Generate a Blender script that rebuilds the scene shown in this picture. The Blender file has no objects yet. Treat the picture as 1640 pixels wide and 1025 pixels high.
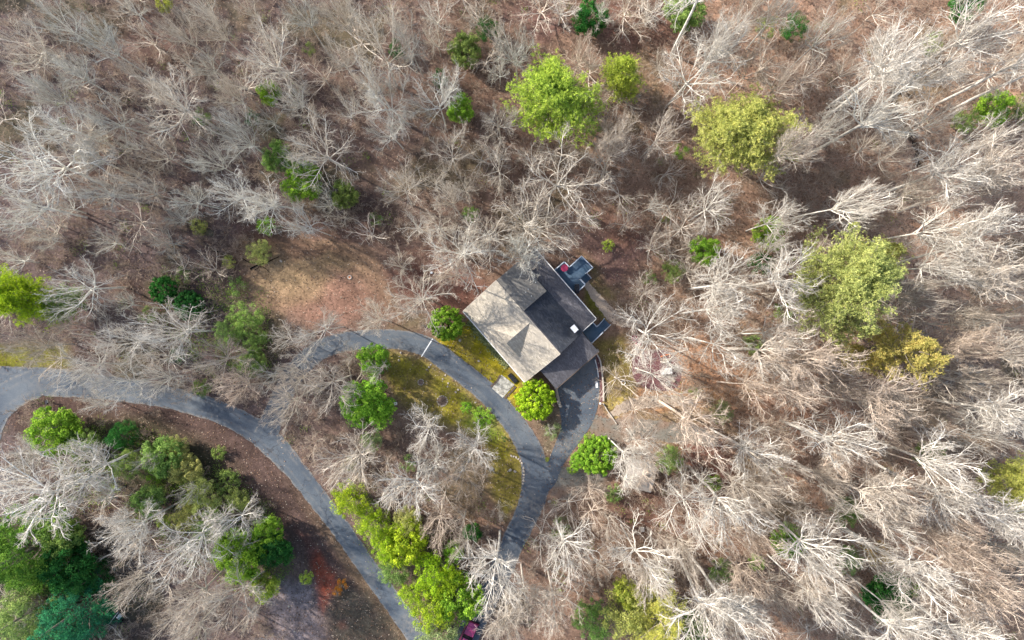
import bpy, math, random
import numpy as np
from mathutils import Vector, Matrix
R = math.radians
sc = bpy.context.scene

# ------------------------------------------------------------------ camera, sky, sun, exposure
CAM_H = 110.0
MPP = 0.1                      # metres per photo pixel on the ground plane (photo is 1640 px wide)
cam_d = bpy.data.cameras.new("camera")
cam = bpy.data.objects.new("camera", cam_d); sc.collection.objects.link(cam)
cam.location = (0, 0, CAM_H); cam.rotation_euler = (0, 0, 0)
cam_d.sensor_fit = 'HORIZONTAL'; cam_d.sensor_width = 36
cam_d.lens = 36 * CAM_H / (1640 * MPP)
cam_d.clip_start = 1; cam_d.clip_end = 6000
sc.camera = cam

SUN_EL = R(35); SUN_DIR = Vector((-0.90, 0.43, 0)).normalized()     # horizontal direction towards the sun
w = bpy.data.worlds.new("World"); sc.world = w; w.use_nodes = True
nt = w.node_tree; bg = nt.nodes['Background']
sky = nt.nodes.new('ShaderNodeTexSky'); sky.sky_type = 'NISHITA'; sky.sun_disc = False
sky.sun_elevation = SUN_EL; sky.sun_rotation = math.atan2(SUN_DIR.x, SUN_DIR.y)
sky.altitude = 300; sky.air_density = 1.0; sky.dust_density = 2.0
nt.links.new(sky.outputs[0], bg.inputs[0]); bg.inputs[1].default_value = 0.15
sl = bpy.data.lights.new("sun", 'SUN'); sl.energy = 3.6; sl.angle = R(1.0); sl.color = (1.0, 0.94, 0.87)
sun = bpy.data.objects.new("sun", sl); sc.collection.objects.link(sun)
tosun = Vector((SUN_DIR.x*math.cos(SUN_EL), SUN_DIR.y*math.cos(SUN_EL), math.sin(SUN_EL)))
sun.rotation_euler = tosun.to_track_quat('Z', 'Y').to_euler()
sc.view_settings.view_transform = 'Standard'; sc.view_settings.look = 'None'
sc.view_settings.exposure = 1.25; sc.view_settings.gamma = 1.0
sc.cycles.max_bounces = 5; sc.cycles.diffuse_bounces = 3; sc.cycles.transmission_bounces = 3
sc.cycles.transparent_max_bounces = 4

col = sc.collection
rnd = random.Random(7)

# ------------------------------------------------------------------ terrain height and pixel <-> world measuring
def sst(a):
    a = np.clip(a, 0, 1); return a*a*(3-2*a)
CREEK = [(1436,150),(1446,185),(1462,215),(1474,235),(1478,262)]
CREEK2 = [(1446,620),(1452,655),(1450,705)]
def seg_dist(x, y, pts):
    d = np.full(np.shape(x), 1e9)
    for (ax, ay), (bx, by) in zip(pts[:-1], pts[1:]):
        vx, vy = bx-ax, by-ay
        t = np.clip(((x-ax)*vx+(y-ay)*vy)/(vx*vx+vy*vy), 0, 1)
        d = np.minimum(d, np.hypot(x-ax-t*vx, y-ay-t*vy))
    return d
def hgt(x, y):
    x = np.asarray(x, float); y = np.asarray(y, float)
    h = -7.0*sst((x-30)/75)
    h = h + 3.0*sst((-x-30)/60)*sst((y-5)/45)
    h = h - 4.0*sst((-x-22)/50)*sst((-y-22)/30)
    h = h + 0.5*np.sin(x*0.09+1.3)*np.sin(y*0.11+0.4)*sst((np.hypot(x-5, y)-28)/25)
    return h
def G(px, py):                                # photo pixel -> point on the ground
    z = 0.0
    for _ in range(6):
        k = (CAM_H-z)/CAM_H*MPP
        x = (px-820)*k; y = (512.5-py)*k
        z = float(hgt(x, y))
    return x, y, z
def Wz(px, py, z):                            # photo pixel -> point at height z
    k = (CAM_H-z)/CAM_H*MPP
    return (px-820)*k, (512.5-py)*k, z
def to_px(x, y, z):
    k = CAM_H/(CAM_H-z)/MPP
    return 820+x*k, 512.5-y*k
creek_w = [[G(*p)[:2] for p in CREEK], [G(*p)[:2] for p in CREEK2]]
_h0 = hgt
def hgt(x, y):
    h = _h0(x, y)
    for c in creek_w:
        d = seg_dist(np.asarray(x, float), np.asarray(y, float), c)
        h = h - 1.3*np.exp(-(d/0.9)**2)
    return h

# ------------------------------------------------------------------ value noise
_perm = np.random.RandomState(3).rand(256, 256)
def vnoise(x, y):
    xi = np.floor(x).astype(int); yi = np.floor(y).astype(int)
    fx = x-xi; fy = y-yi; fx = fx*fx*(3-2*fx); fy = fy*fy*(3-2*fy)
    g = lambda a, b: _perm[a % 256, b % 256]
    return (g(xi, yi)*(1-fx)+g(xi+1, yi)*fx)*(1-fy)+(g(xi, yi+1)*(1-fx)+g(xi+1, yi+1)*fx)*fy
def fbm(x, y, o=4):
    s = 0; a = 0.5; t = 0
    for i in range(o):
        s = s+a*vnoise(x*2**i+17*i, y*2**i+31*i); t += a; a *= 0.5
    return s/t

# ------------------------------------------------------------------ materials
def mat(name):
    m = bpy.data.materials.new(name); m.use_nodes = True
    n = m.node_tree.nodes; b = n['Principled BSDF']
    b.inputs['Specular IOR Level'].default_value = 0.2
    b.inputs['Roughness'].default_value = 0.9
    return m, n, m.node_tree.links, b
def noisy(name, c1, c2, scale=3, detail=6, rough=0.9, bump=0.0, spec=0.2, coord='Object', metal=0, c3=None, s3=0.5):
    m, n, l, b = mat(name)
    tc = n.new('ShaderNodeTexCoord'); nz = n.new('ShaderNodeTexNoise')
    nz.inputs['Scale'].default_value = scale; nz.inputs['Detail'].default_value = detail; nz.inputs['Roughness'].default_value = 0.65
    l.new(tc.outputs[coord], nz.inputs['Vector'])
    cr = n.new('ShaderNodeValToRGB'); e = cr.color_ramp.elements
    e[0].position = 0.32; e[0].color = (*c1, 1); e[1].position = 0.68; e[1].color = (*c2, 1)
    l.new(nz.outputs['Fac'], cr.inputs[0]); out = cr.outputs[0]
    if c3:
        n3 = n.new('ShaderNodeTexNoise'); n3.inputs['Scale'].default_value = s3; n3.inputs['Detail'].default_value = 5
        l.new(tc.outputs[coord], n3.inputs['Vector'])
        r3 = n.new('ShaderNodeValToRGB'); r3.color_ramp.elements[0].position = 0.42; r3.color_ramp.elements[1].position = 0.62
        l.new(n3.outputs['Fac'], r3.inputs[0])
        mx = n.new('ShaderNodeMix'); mx.data_type = 'RGBA'; l.new(r3.outputs[0], mx.inputs[0])
        l.new(out, mx.inputs[6]); mx.inputs[7].default_value = (*c3, 1); out = mx.outputs[2]
    l.new(out, b.inputs['Base Color'])
    b.inputs['Roughness'].default_value = rough; b.inputs['Specular IOR Level'].default_value = spec
    b.inputs['Metallic'].default_value = metal
    if bump:
        bp = n.new('ShaderNodeBump'); bp.inputs['Strength'].default_value = bump; bp.inputs['Distance'].default_value = 0.05
        l.new(nz.outputs['Fac'], bp.inputs['Height']); l.new(bp.outputs[0], b.inputs['Normal'])
    return m

def ground_mat():
    m, n, l, b = mat("forest_floor")
    tc = n.new('ShaderNodeTexCoord'); at = n.new('ShaderNodeAttribute'); at.attribute_name = 'soil'
    def noise(s, d, r=0.7):
        x = n.new('ShaderNodeTexNoise'); x.inputs['Scale'].default_value = s; x.inputs['Detail'].default_value = d
        x.inputs['Roughness'].default_value = r; l.new(tc.outputs['Object'], x.inputs['Vector']); return x
    a = noise(2.6, 7, 0.8); r1 = n.new('ShaderNodeMapRange')
    r1.inputs[1].default_value = 0.3; r1.inputs[2].default_value = 0.7; r1.inputs[3].default_value = 0.5; r1.inputs[4].default_value = 1.5
    l.new(a.outputs['Fac'], r1.inputs[0])
    m1 = n.new('ShaderNodeVectorMath'); m1.operation = 'SCALE'; l.new(at.outputs['Color'], m1.inputs[0]); l.new(r1.outputs[0], m1.inputs['Scale'])
    # pale fallen leaves, sparse, about a hand wide
    v = n.new('ShaderNodeTexVoronoi'); v.inputs['Scale'].default_value = 3.4; v.feature = 'F1'
    l.new(tc.outputs['Object'], v.inputs['Vector'])
    sep = n.new('ShaderNodeSeparateColor'); l.new(v.outputs['Color'], sep.inputs[0])
    c1 = n.new('ShaderNodeMath'); c1.operation = 'GREATER_THAN'; c1.inputs[1].default_value = 0.88; l.new(sep.outputs[0], c1.inputs[0])
    c2 = n.new('ShaderNodeMath'); c2.operation = 'LESS_THAN'; c2.inputs[1].default_value = 0.36; l.new(v.outputs['Distance'], c2.inputs[0])
    c3 = n.new('ShaderNodeMath'); c3.operation = 'MULTIPLY'; l.new(c1.outputs[0], c3.inputs[0]); l.new(c2.outputs[0], c3.inputs[1])
    c4 = n.new('ShaderNodeMath'); c4.operation = 'MULTIPLY'; c4.inputs[1].default_value = 0.7; l.new(c3.outputs[0], c4.inputs[0])
    lf = n.new('ShaderNodeVectorMath'); lf.operation = 'MULTIPLY_ADD'
    lf.inputs[1].default_value = (1.6, 1.5, 1.45); lf.inputs[2].default_value = (0.05, 0.035, 0.025); l.new(at.outputs['Color'], lf.inputs[0])
    mx = n.new('ShaderNodeMix'); mx.data_type = 'RGBA'; l.new(c4.outputs[0], mx.inputs[0]); l.new(m1.outputs[0], mx.inputs[6]); l.new(lf.outputs[0], mx.inputs[7])
    l.new(mx.outputs[2], b.inputs['Base Color']); b.inputs['Roughness'].default_value = 1; b.inputs['Specular IOR Level'].default_value = 0.05
    bp = n.new('ShaderNodeBump'); bp.inputs['Strength'].default_value = 0.7; bp.inputs['Distance'].default_value = 0.12
    l.new(a.outputs['Fac'], bp.inputs['Height']); l.new(bp.outputs[0], b.inputs['Normal'])
    return m

def asphalt_mat():
    m, n, l, b = mat("asphalt")
    tc = n.new('ShaderNodeTexCoord')
    def noise(s, d, sc3=(1, 1, 1)):
        mp = n.new('ShaderNodeMapping'); mp.inputs['Scale'].default_value = sc3; l.new(tc.outputs['Object'], mp.inputs[0])
        x = n.new('ShaderNodeTexNoise'); x.inputs['Scale'].default_value = s; x.inputs['Detail'].default_value = d
        l.new(mp.outputs[0], x.inputs['Vector']); return x
    a = noise(0.22, 5); f = noise(9, 4)
    cr = n.new('ShaderNodeValToRGB'); e = cr.color_ramp.elements
    e[0].position = 0.35; e[0].color = (0.058, 0.073, 0.092, 1); e[1].position = 0.70; e[1].color = (0.115, 0.130, 0.142, 1)
    l.new(a.outputs['Fac'], cr.inputs[0])
    mr = n.new('ShaderNodeMapRange'); mr.inputs[1].default_value = 0.3; mr.inputs[2].default_value = 0.7; mr.inputs[3].default_value = 0.8; mr.inputs[4].default_value = 1.2
    l.new(f.outputs['Fac'], mr.inputs[0])
    m1 = n.new('ShaderNodeVectorMath'); m1.operation = 'SCALE'; l.new(cr.outputs[0], m1.inputs[0]); l.new(mr.outputs[0], m1.inputs['Scale'])
    # worn wheel tracks, dusty edges and beige patches of sunlight put into the colour
    ac = n.new('ShaderNodeAttribute'); ac.attribute_name = 'across'
    wr = n.new('ShaderNodeValToRGB'); q = wr.color_ramp.elements; q[0].position = 0.25; q[0].color = (0, 0, 0, 1); q[1].position = 0.45; q[1].color = (0.32, 0.32, 0.32, 1)
    for p_, v_ in ((0.62, 0.05), (0.82, 0.1), (0.96, 0.85)):
        e_ = q.new(p_); e_.color = (v_, v_, v_, 1)
    l.new(ac.outputs['Fac'], wr.inputs[0])
    du = noise(0.13, 6); dr = n.new('ShaderNodeMapRange'); dr.inputs[1].default_value = 0.52; dr.inputs[2].default_value = 0.68; dr.inputs[4].default_value = 0.7; l.new(du.outputs['Fac'], dr.inputs[0])
    bk = noise(1.7, 6); bm_ = n.new('ShaderNodeMapRange'); bm_.inputs[1].default_value = 0.35; bm_.inputs[2].default_value = 0.65; l.new(bk.outputs['Fac'], bm_.inputs[0])
    ad = n.new('ShaderNodeMath'); ad.operation = 'MAXIMUM'; l.new(wr.outputs[0], ad.inputs[0]); l.new(dr.outputs[0], ad.inputs[1])
    am = n.new('ShaderNodeMath'); am.operation = 'MULTIPLY'; l.new(ad.outputs[0], am.inputs[0]); l.new(bm_.outputs[0], am.inputs[1])
    dm = n.new('ShaderNodeMix'); dm.data_type = 'RGBA'; l.new(am.outputs[0], dm.inputs[0]); l.new(m1.outputs[0], dm.inputs[6]); dm.inputs[7].default_value = (0.215, 0.195, 0.165, 1)
    class _O: outputs = [dm.outputs[2]]
    m1 = _O
    # hairline cracks
    v = n.new('ShaderNodeTexVoronoi'); v.feature = 'DISTANCE_TO_EDGE'; v.inputs['Scale'].default_value = 0.16
    dis = n.new('ShaderNodeVectorMath'); dis.operation = 'MULTIPLY_ADD'; dis.inputs[1].default_value = (2.5, 2.5, 0)
    nz = noise(0.8, 4); l.new(nz.outputs['Color'], dis.inputs[0]); l.new(tc.outputs['Object'], dis.inputs[2]); l.new(dis.outputs[0], v.inputs['Vector'])
    lt = n.new('ShaderNodeMath'); lt.operation = 'LESS_THAN'; lt.inputs[1].default_value = 0.006; l.new(v.outputs['Distance'], lt.inputs[0])
    ls = n.new('ShaderNodeMath'); ls.operation = 'MULTIPLY'; ls.inputs[1].default_value = 0.5; l.new(lt.outputs[0], ls.inputs[0])
    mx = n.new('ShaderNodeMix'); mx.data_type = 'RGBA'; l.new(ls.outputs[0], mx.inputs[0]); l.new(m1.outputs[0], mx.inputs[6]); mx.inputs[7].default_value = (0.03, 0.03, 0.035, 1)
    l.new(mx.outputs[2], b.inputs['Base Color']); b.inputs['Roughness'].default_value = 0.85
    return m

def bark_mat():
    m, n, l, b = mat("pale_bark")
    oi = n.new('ShaderNodeObjectInfo'); tc = n.new('ShaderNodeTexCoord'); nz = n.new('ShaderNodeTexNoise')
    nz.inputs['Scale'].default_value = 1.1; nz.inputs['Detail'].default_value = 5; l.new(tc.outputs['Object'], nz.inputs['Vector'])
    mr = n.new('ShaderNodeMapRange'); mr.inputs[1].default_value = 0.3; mr.inputs[2].default_value = 0.7; mr.inputs[3].default_value = 0.6; mr.inputs[4].default_value = 1.25
    l.new(nz.outputs['Fac'], mr.inputs[0])
    at = n.new('ShaderNodeAttribute'); at.attribute_name = 'tint'
    ml = n.new('ShaderNodeMath'); ml.operation = 'MULTIPLY'; l.new(mr.outputs[0], ml.inputs[0]); l.new(at.outputs['Fac'], ml.inputs[1])
    tw = n.new('ShaderNodeMapRange'); tw.inputs[1].default_value = 0.8; tw.inputs[2].default_value = 1.1; l.new(at.outputs['Fac'], tw.inputs[0])
    hue = n.new('ShaderNodeMix'); hue.data_type = 'RGBA'; l.new(tw.outputs[0], hue.inputs[0])       # young twigs are browner than old limbs
    hue.inputs[6].default_value = (1.04, 0.96, 0.87, 1); hue.inputs[7].default_value = (1.0, 0.98, 0.93, 1)
    mh = n.new('ShaderNodeVectorMath'); mh.operation = 'MULTIPLY'; l.new(oi.outputs['Color'], mh.inputs[0]); l.new(hue.outputs[2], mh.inputs[1])
    m1 = n.new('ShaderNodeVectorMath'); m1.operation = 'SCALE'; l.new(mh.outputs[0], m1.inputs[0]); l.new(ml.outputs[0], m1.inputs['Scale'])
    l.new(m1.outputs[0], b.inputs['Base Color']); b.inputs['Roughness'].default_value = 0.9
    return m
def leaf_mat():
    m, n, l, b = mat("foliage")
    n.remove(b); out = n['Material Output']
    oi = n.new('ShaderNodeObjectInfo'); at = n.new('ShaderNodeAttribute'); at.attribute_name = 'tint'
    m1 = n.new('ShaderNodeVectorMath'); m1.operation = 'SCALE'; l.new(oi.outputs['Color'], m1.inputs[0]); l.new(at.outputs['Fac'], m1.inputs['Scale'])
    hs = n.new('ShaderNodeHueSaturation'); l.new(m1.outputs[0], hs.inputs['Color'])
    mr = n.new('ShaderNodeMapRange'); mr.inputs[1].default_value = 0.5; mr.inputs[2].default_value = 1.5; mr.inputs[3].default_value = 0.52; mr.inputs[4].default_value = 0.475
    l.new(at.outputs['Fac'], mr.inputs[0]); l.new(mr.outputs[0], hs.inputs['Hue'])
    d = n.new('ShaderNodeBsdfDiffuse'); t = n.new('ShaderNodeBsdfTranslucent'); ms = n.new('ShaderNodeMixShader'); ms.inputs[0].default_value = 0.3
    l.new(hs.outputs[0], d.inputs[0]); l.new(hs.outputs[0], t.inputs[0]); l.new(d.outputs[0], ms.inputs[1]); l.new(t.outputs[0], ms.inputs[2])
    l.new(ms.outputs[0], out.inputs[0])
    return m
def shingle_mat(name, base, stain, fine=0.25):
    m, n, l, b = mat(name)
    tc = n.new('ShaderNodeTexCoord')
    br = n.new('ShaderNodeTexBrick'); br.inputs['Scale'].default_value = 1.0
    br.inputs['Brick Width'].default_value = 0.34; br.inputs['Row Height'].default_value = 0.15; br.inputs['Mortar Size'].default_value = 0.012
    br.inputs['Color1'].default_value = (*[c*(1+fine) for c in base], 1); br.inputs['Color2'].default_value = (*[c*(1-fine) for c in base], 1)
    br.inputs['Mortar'].default_value = (*[c*0.5 for c in base], 1)
    l.new(tc.outputs['Object'], br.inputs['Vector'])
    nz = n.new('ShaderNodeTexNoise'); nz.inputs['Scale'].default_value = 0.55; nz.inputs['Detail'].default_value = 7; nz.inputs['Roughness'].default_value = 0.7
    l.new(tc.outputs['Object'], nz.inputs['Vector'])
    cr = n.new('ShaderNodeValToRGB'); cr.color_ramp.elements[0].position = 0.38; cr.color_ramp.elements[1].position = 0.7
    l.new(nz.outputs['Fac'], cr.inputs[0])
    mx = n.new('ShaderNodeMix'); mx.data_type = 'RGBA'; l.new(cr.outputs[0], mx.inputs[0]); l.new(br.outputs[0], mx.inputs[6]); mx.inputs[7].default_value = (*stain, 1)
    l.new(mx.outputs[2], b.inputs['Base Color']); b.inputs['Roughness'].default_value = 0.95
    return m

def litter_mat():
    m, n, l, b = mat("dry_leaves")
    at = n.new('ShaderNodeAttribute'); at.attribute_name = 'tint'; cr = n.new('ShaderNodeValToRGB'); cr.color_ramp.interpolation = 'CONSTANT'; e = cr.color_ramp.elements
    e[0].position = 0; e[0].color = (0.075, 0.045, 0.03, 1); e[1].position = 0.35; e[1].color = (0.13, 0.085, 0.06, 1)
    for p, c in ((0.6, (0.20, 0.115, 0.07, 1)), (0.78, (0.28, 0.20, 0.14, 1)), (0.92, (0.42, 0.34, 0.26, 1))):
        q = e.new(p); q.color = c
    l.new(at.outputs['Fac'], cr.inputs[0]); l.new(cr.outputs[0], b.inputs['Base Color']); return m
LITTER = litter_mat()
GROUND = ground_mat(); ASPH = asphalt_mat(); BARK = bark_mat(); LEAF = leaf_mat()
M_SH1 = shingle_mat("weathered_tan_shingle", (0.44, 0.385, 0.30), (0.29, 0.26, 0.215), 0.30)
M_SH2 = shingle_mat("shade_dark_shingle", (0.075, 0.08, 0.09), (0.036, 0.042, 0.054), 0.35)  # same shingle as the tan side, slope shade put into its colour
M_SH3 = shingle_mat("shaded_grey_shingle", (0.125, 0.12, 0.128), (0.075, 0.073, 0.08), 0.35)  # tan shingle again, shade on porch strip and garage painted into its tone
M_SOIL = noisy("dark_soil", (0.09, 0.065, 0.05), (0.18, 0.13, 0.105), 6)
M_SH4 = shingle_mat("part_shaded_shingle", (0.21, 0.195, 0.17), (0.13, 0.125, 0.115), 0.3)  # dormer copy of the tan shingle, with milder shade in its colour
M_TRIM = noisy("white_trim", (0.62, 0.60, 0.54), (0.75, 0.73, 0.68), 2)
M_SIDE = noisy("siding", (0.30, 0.28, 0.24), (0.36, 0.34, 0.29), 2)
M_STONE = noisy("pale_stone", (0.22, 0.18, 0.14), (0.46, 0.41, 0.34), 6, bump=0.4)
M_DSTONE = noisy("dark_mossy_stone", (0.06, 0.06, 0.04), (0.16, 0.13, 0.08), 4, bump=0.5)
M_DECK = noisy("blue_grey_deck", (0.045, 0.08, 0.12), (0.07, 0.115, 0.165), 1.2, c3=(0.11, 0.155, 0.20), s3=0.35)
M_RAIL = noisy("pale_rail", (0.42, 0.46, 0.50), (0.55, 0.60, 0.64), 2)
M_RED = noisy("magenta_fabric", (0.24, 0.02, 0.06), (0.36, 0.04, 0.10), 4)
M_BLACK = noisy("black_vinyl", (0.012, 0.013, 0.017), (0.03, 0.03, 0.035), 3, rough=0.5)
M_GLASS = noisy("dark_glass", (0.01, 0.012, 0.016), (0.02, 0.022, 0.03), 1, rough=0.15, spec=0.5)
M_CONC = noisy("walk_concrete", (0.30, 0.28, 0.23), (0.56, 0.54, 0.47), 2.5, c3=(0.22, 0.21, 0.18), s3=1.6)
M_GRAVEL = noisy("tan_gravel", (0.27, 0.21, 0.155), (0.44, 0.355, 0.27), 5, 8, bump=0.5)
M_GREYG = noisy("grey_gravel", (0.12, 0.115, 0.095), (0.20, 0.185, 0.155), 3, 8, bump=0.4, c3=(0.20, 0.135, 0.095), s3=0.3)
M_MULCH = noisy("maroon_mulch", (0.08, 0.036, 0.038), (0.18, 0.085, 0.085), 5, 8, bump=0.6)
M_WHITE = noisy("white_enamel", (0.78, 0.78, 0.76), (0.85, 0.85, 0.84), 2, rough=0.4)
M_WOOD = noisy("weathered_wood", (0.26, 0.21, 0.15), (0.42, 0.36, 0.28), 5)
M_DWOOD = noisy("dark_timber", (0.07, 0.05, 0.04), (0.15, 0.11, 0.08), 4)
M_ORANGE = noisy("rust_orange", (0.45, 0.14, 0.05), (0.60, 0.22, 0.09), 4)
M_PAINT = noisy("pickup_paint", (0.30, 0.035, 0.11), (0.36, 0.05, 0.14), 2, rough=0.35, spec=0.5)
M_METAL = noisy("dull_metal", (0.32, 0.33, 0.34), (0.45, 0.45, 0.46), 3, rough=0.5, metal=0.6)
M_RUBBER = noisy("rubber", (0.015, 0.015, 0.015), (0.03, 0.03, 0.03), 4)
M_SHED = noisy("shed_grey_roof", (0.26, 0.23, 0.20), (0.36, 0.33, 0.29), 1.5)
M_EDGE = noisy("tan_timber_edge", (0.36, 0.31, 0.25), (0.52, 0.47, 0.40), 4)
M_DRAIN = noisy("pale_drain_strip", (0.55, 0.56, 0.55), (0.68, 0.68, 0.66), 5)

# ------------------------------------------------------------------ mesh helpers
def obj_from(name, V, F, m, parent=None, smooth=False):
    me = bpy.data.meshes.new(name); me.from_pydata([tuple(v) for v in V], [], [tuple(f) for f in F]); me.validate(); me.update()
    me.materials.append(m)
    if smooth: me.shade_smooth()
    o = bpy.data.objects.new(name, me); col.objects.link(o)
    if parent is not None: o.parent = parent
    return o
class MB:
    def __init__(s): s.V = []; s.F = []
    def add(s, V, F):
        b = len(s.V); s.V += [tuple(v) for v in V]; s.F += [tuple(i+b for i in f) for f in F]; return s
    def prism(s, poly, z0, z1):
        n = len(poly)
        a = sum(poly[i][0]*poly[(i+1) % n][1]-poly[(i+1) % n][0]*poly[i][1] for i in range(n))
        if a < 0: poly = poly[::-1]
        z0f = z0 if callable(z0) else (lambda x, y: z0); z1f = z1 if callable(z1) else (lambda x, y: z1)
        V = [(x, y, z0f(x, y)) for x, y in poly]+[(x, y, z1f(x, y)) for x, y in poly]
        F = [tuple(range(n-1, -1, -1)), tuple(range(n, 2*n))]+[(i, (i+1) % n, n+(i+1) % n, n+i) for i in range(n)]
        return s.add(V, F)
    def box(s, c, d, rz=0.0):
        cx, cy, cz = c; dx, dy, dz = [q/2 for q in d]; ca, sa = math.cos(rz), math.sin(rz)
        return s.prism([(cx+x*ca-y*sa, cy+x*sa+y*ca) for x, y in ((-dx, -dy), (dx, -dy), (dx, dy), (-dx, dy))], cz-dz, cz+dz)
    def slab(s, P, t):                         # 3-D polygon thickened downward
        n = len(P); V = [p for p in P]+[(p[0], p[1], p[2]-t) for p in P]
        a = sum(P[i][0]*P[(i+1) % n][1]-P[(i+1) % n][0]*P[i][1] for i in range(n))
        F = [tuple(range(n)), tuple(range(2*n-1, n-1, -1))]+[((i+1) % n, i, n+i, n+(i+1) % n) for i in range(n)]
        if a < 0: F = [f[::-1] for f in F]
        return s.add(V, F)
    def tube(s, pts, r, sides=6, r1=None):
        pts = [Vector(p) for p in pts]; n = len(pts); V = []; F = []
        for i, p in enumerate(pts):
            t = (pts[min(i+1, n-1)]-pts[max(i-1, 0)]).normalized()
            a = t.cross(Vector((0, 0, 1)) if abs(t.z) < 0.9 else Vector((1, 0, 0))).normalized(); b = t.cross(a)
            rr = r if r1 is None else r+(r1-r)*i/(n-1)
            for k in range(sides):
                q = 2*math.pi*k/sides; V.append(p+a*math.cos(q)*rr+b*math.sin(q)*rr)
        for i in range(n-1):
            for k in range(sides):
                F.append((i*sides+k, i*sides+(k+1) % sides, (i+1)*sides+(k+1) % sides, (i+1)*sides+k))
        F.append(tuple(range(sides))); F.append(tuple(range(n*sides-1, (n-1)*sides-1, -1)))
        return s.add(V, F)
    def cyl(s, c, r, h, sides=20, r1=None):
        return s.tube([(c[0], c[1], c[2]), (c[0], c[1], c[2]+h)], r, sides, r1)
    def ring(s, c, ro, ri, h, sides=28):
        V = []; F = []
        for k in range(sides):
            a = 2*math.pi*k/sides; ca, sa = math.cos(a), math.sin(a)
            V += [(c[0]+ro*ca, c[1]+ro*sa, c[2]), (c[0]+ro*ca, c[1]+ro*sa, c[2]+h), (c[0]+ri*ca, c[1]+ri*sa, c[2]+h), (c[0]+ri*ca, c[1]+ri*sa, c[2])]
        for k in range(sides):
            a = k*4; b = ((k+1) % sides)*4
            for j in range(4): F.append((a+j, b+j, b+(j+1) % 4, a+(j+1) % 4))
        return s.add(V, F)
    def build(s, name, m, parent=None, bevel=0.0, smooth=False):
        o = obj_from(name, s.V, s.F, m, parent, smooth)
        if bevel:
            b = o.modifiers.new("bevel", 'BEVEL'); b.width = bevel; b.segments = 2; b.limit_method = 'ANGLE'
        return o
def tag(o, label=None, cat=None, group=None, kind=None):
    if label: o['label'] = label
    if cat: o['category'] = cat
    if group: o['group'] = group
    if kind: o['kind'] = kind
    return o
def thing(name, label, cat, loc=(0, 0, 0), rz=0.0, group=None):
    o = bpy.data.objects.new(name, None); col.objects.link(o); o.empty_display_size = 0.3
    o.location = loc; o.rotation_euler = (0, 0, rz)
    return tag(o, label, cat, group)
def inside(px, py, poly):
    c = False; n = len(poly)
    for i in range(n):
        x0, y0 = poly[i]; x1, y1 = poly[(i+1) % n]
        if (y0 > py) != (y1 > py) and px < (x1-x0)*(py-y0)/(y1-y0)+x0: c = not c
    return c
def smoothline(pts, per=8):                    # Catmull-Rom through points of any dimension
    P = [np.array(p, float) for p in pts]; P = [2*P[0]-P[1]]+P+[2*P[-1]-P[-2]]; out = []
    for i in range(1, len(P)-2):
        for k in range(per):
            t = k/per
            out.append(0.5*((2*P[i])+(-P[i-1]+P[i+1])*t+(2*P[i-1]-5*P[i]+4*P[i+1]-P[i+2])*t*t+(-P[i-1]+3*P[i]-3*P[i+1]+P[i+2])*t**3))
    out.append(P[-2]); return out

# ------------------------------------------------------------------ the ground
ROAD = [(-90,600,52),(-40,606,50),(20,610,46),(83,612,45),(168,621,40),(252,633,36),(335,654,36),(400,684,38),(440,716,40),(475,755,34),(510,800,32),(548,850,31),(588,908,31),(622,955,32),(655,1000,33),(690,1050,34),(720,1090,34)]
BRANCH = [(60,612,46),(22,630,48),(-8,655,52),(-28,700,56),(-40,760,56)]
LOOP = [(425,700,40),(437,668,34),(455,628,32),(478,590,33),(510,562,32),(550,548,31),(600,543,31),(645,545,31),(684,556,33),(728,587,34),(772,622,34),(806,657,34),(833,692,36),(851,728,40),(858,765,45),(853,800,42),(838,835,38),(820,872,37),(800,918,37),(778,962,37),(752,1012,37),(728,1065,37)]
APRON = [(866,740),(876,742),(887,716),(899,682),(896,655),(893,640),(889,612),(905,590),(950,560),(954,580),(959,602),(960,626),(957,652),(946,682),(922,716),(901,746),(889,775),(870,790),(850,770)]
def roadline_world(pts): return [(G(p[0], p[1]), p[2]*MPP) for p in pts]
def polyline(pts): return [G(p[0], p[1])[:2] for p in smoothline([(a, b) for a, b, c in pts], 4)]
road_lines = [(polyline(ROAD), 1.9), (polyline(BRANCH), 2.6), (polyline(LOOP), 1.8)]
apron_w = [G(*p)[:2] for p in APRON]

axx = np.concatenate([-np.geomspace(1500, 106, 26), np.arange(-105, 105.01, 0.5), np.geomspace(106, 1500, 26)])
axy = np.concatenate([-np.geomspace(1500, 76, 28), np.arange(-75, 75.01, 0.5), np.geomspace(76, 1500, 28)])
GX, GY = np.meshgrid(axx, axy)
GZ = hgt(GX, GY)
k = (CAM_H/(CAM_H-GZ))/MPP
PX = 820+GX*k; PY = 512.5-GY*k                 # where each ground vertex was measured in the photo
wx = (fbm(GX*0.22, GY*0.22, 5)-0.5)*60; wy = (fbm(GX*0.22+50, GY*0.22+80, 5)-0.5)*60
QX = PX+wx; QY = PY+wy
soil = np.zeros(GX.shape+(3,))
t = sst((QX-250)/1000)[..., None]; t2 = fbm(GX*0.05, GY*0.05, 4)[..., None]
soil[:] = np.array((0.135, 0.098, 0.088))*(1-t)+np.array((0.33, 0.205, 0.135))*t  # litter tone, with dimmer left and brighter right light put into the colour
soil *= 0.75+0.5*t2
f3 = sst((fbm(GX*0.09+9, GY*0.09+4, 5)-0.55)*7)[..., None]
soil = soil*(1-f3*0.5)+np.array((0.30, 0.18, 0.12))*(0.35+0.65*t)*f3*0.5
f4 = sst((fbm(GX*0.13+90, GY*0.13+41, 5)-0.6)*8)[..., None]
soil = soil*(1-f4*0.35)+np.array((0.13, 0.14, 0.05))*f4*0.35
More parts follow.
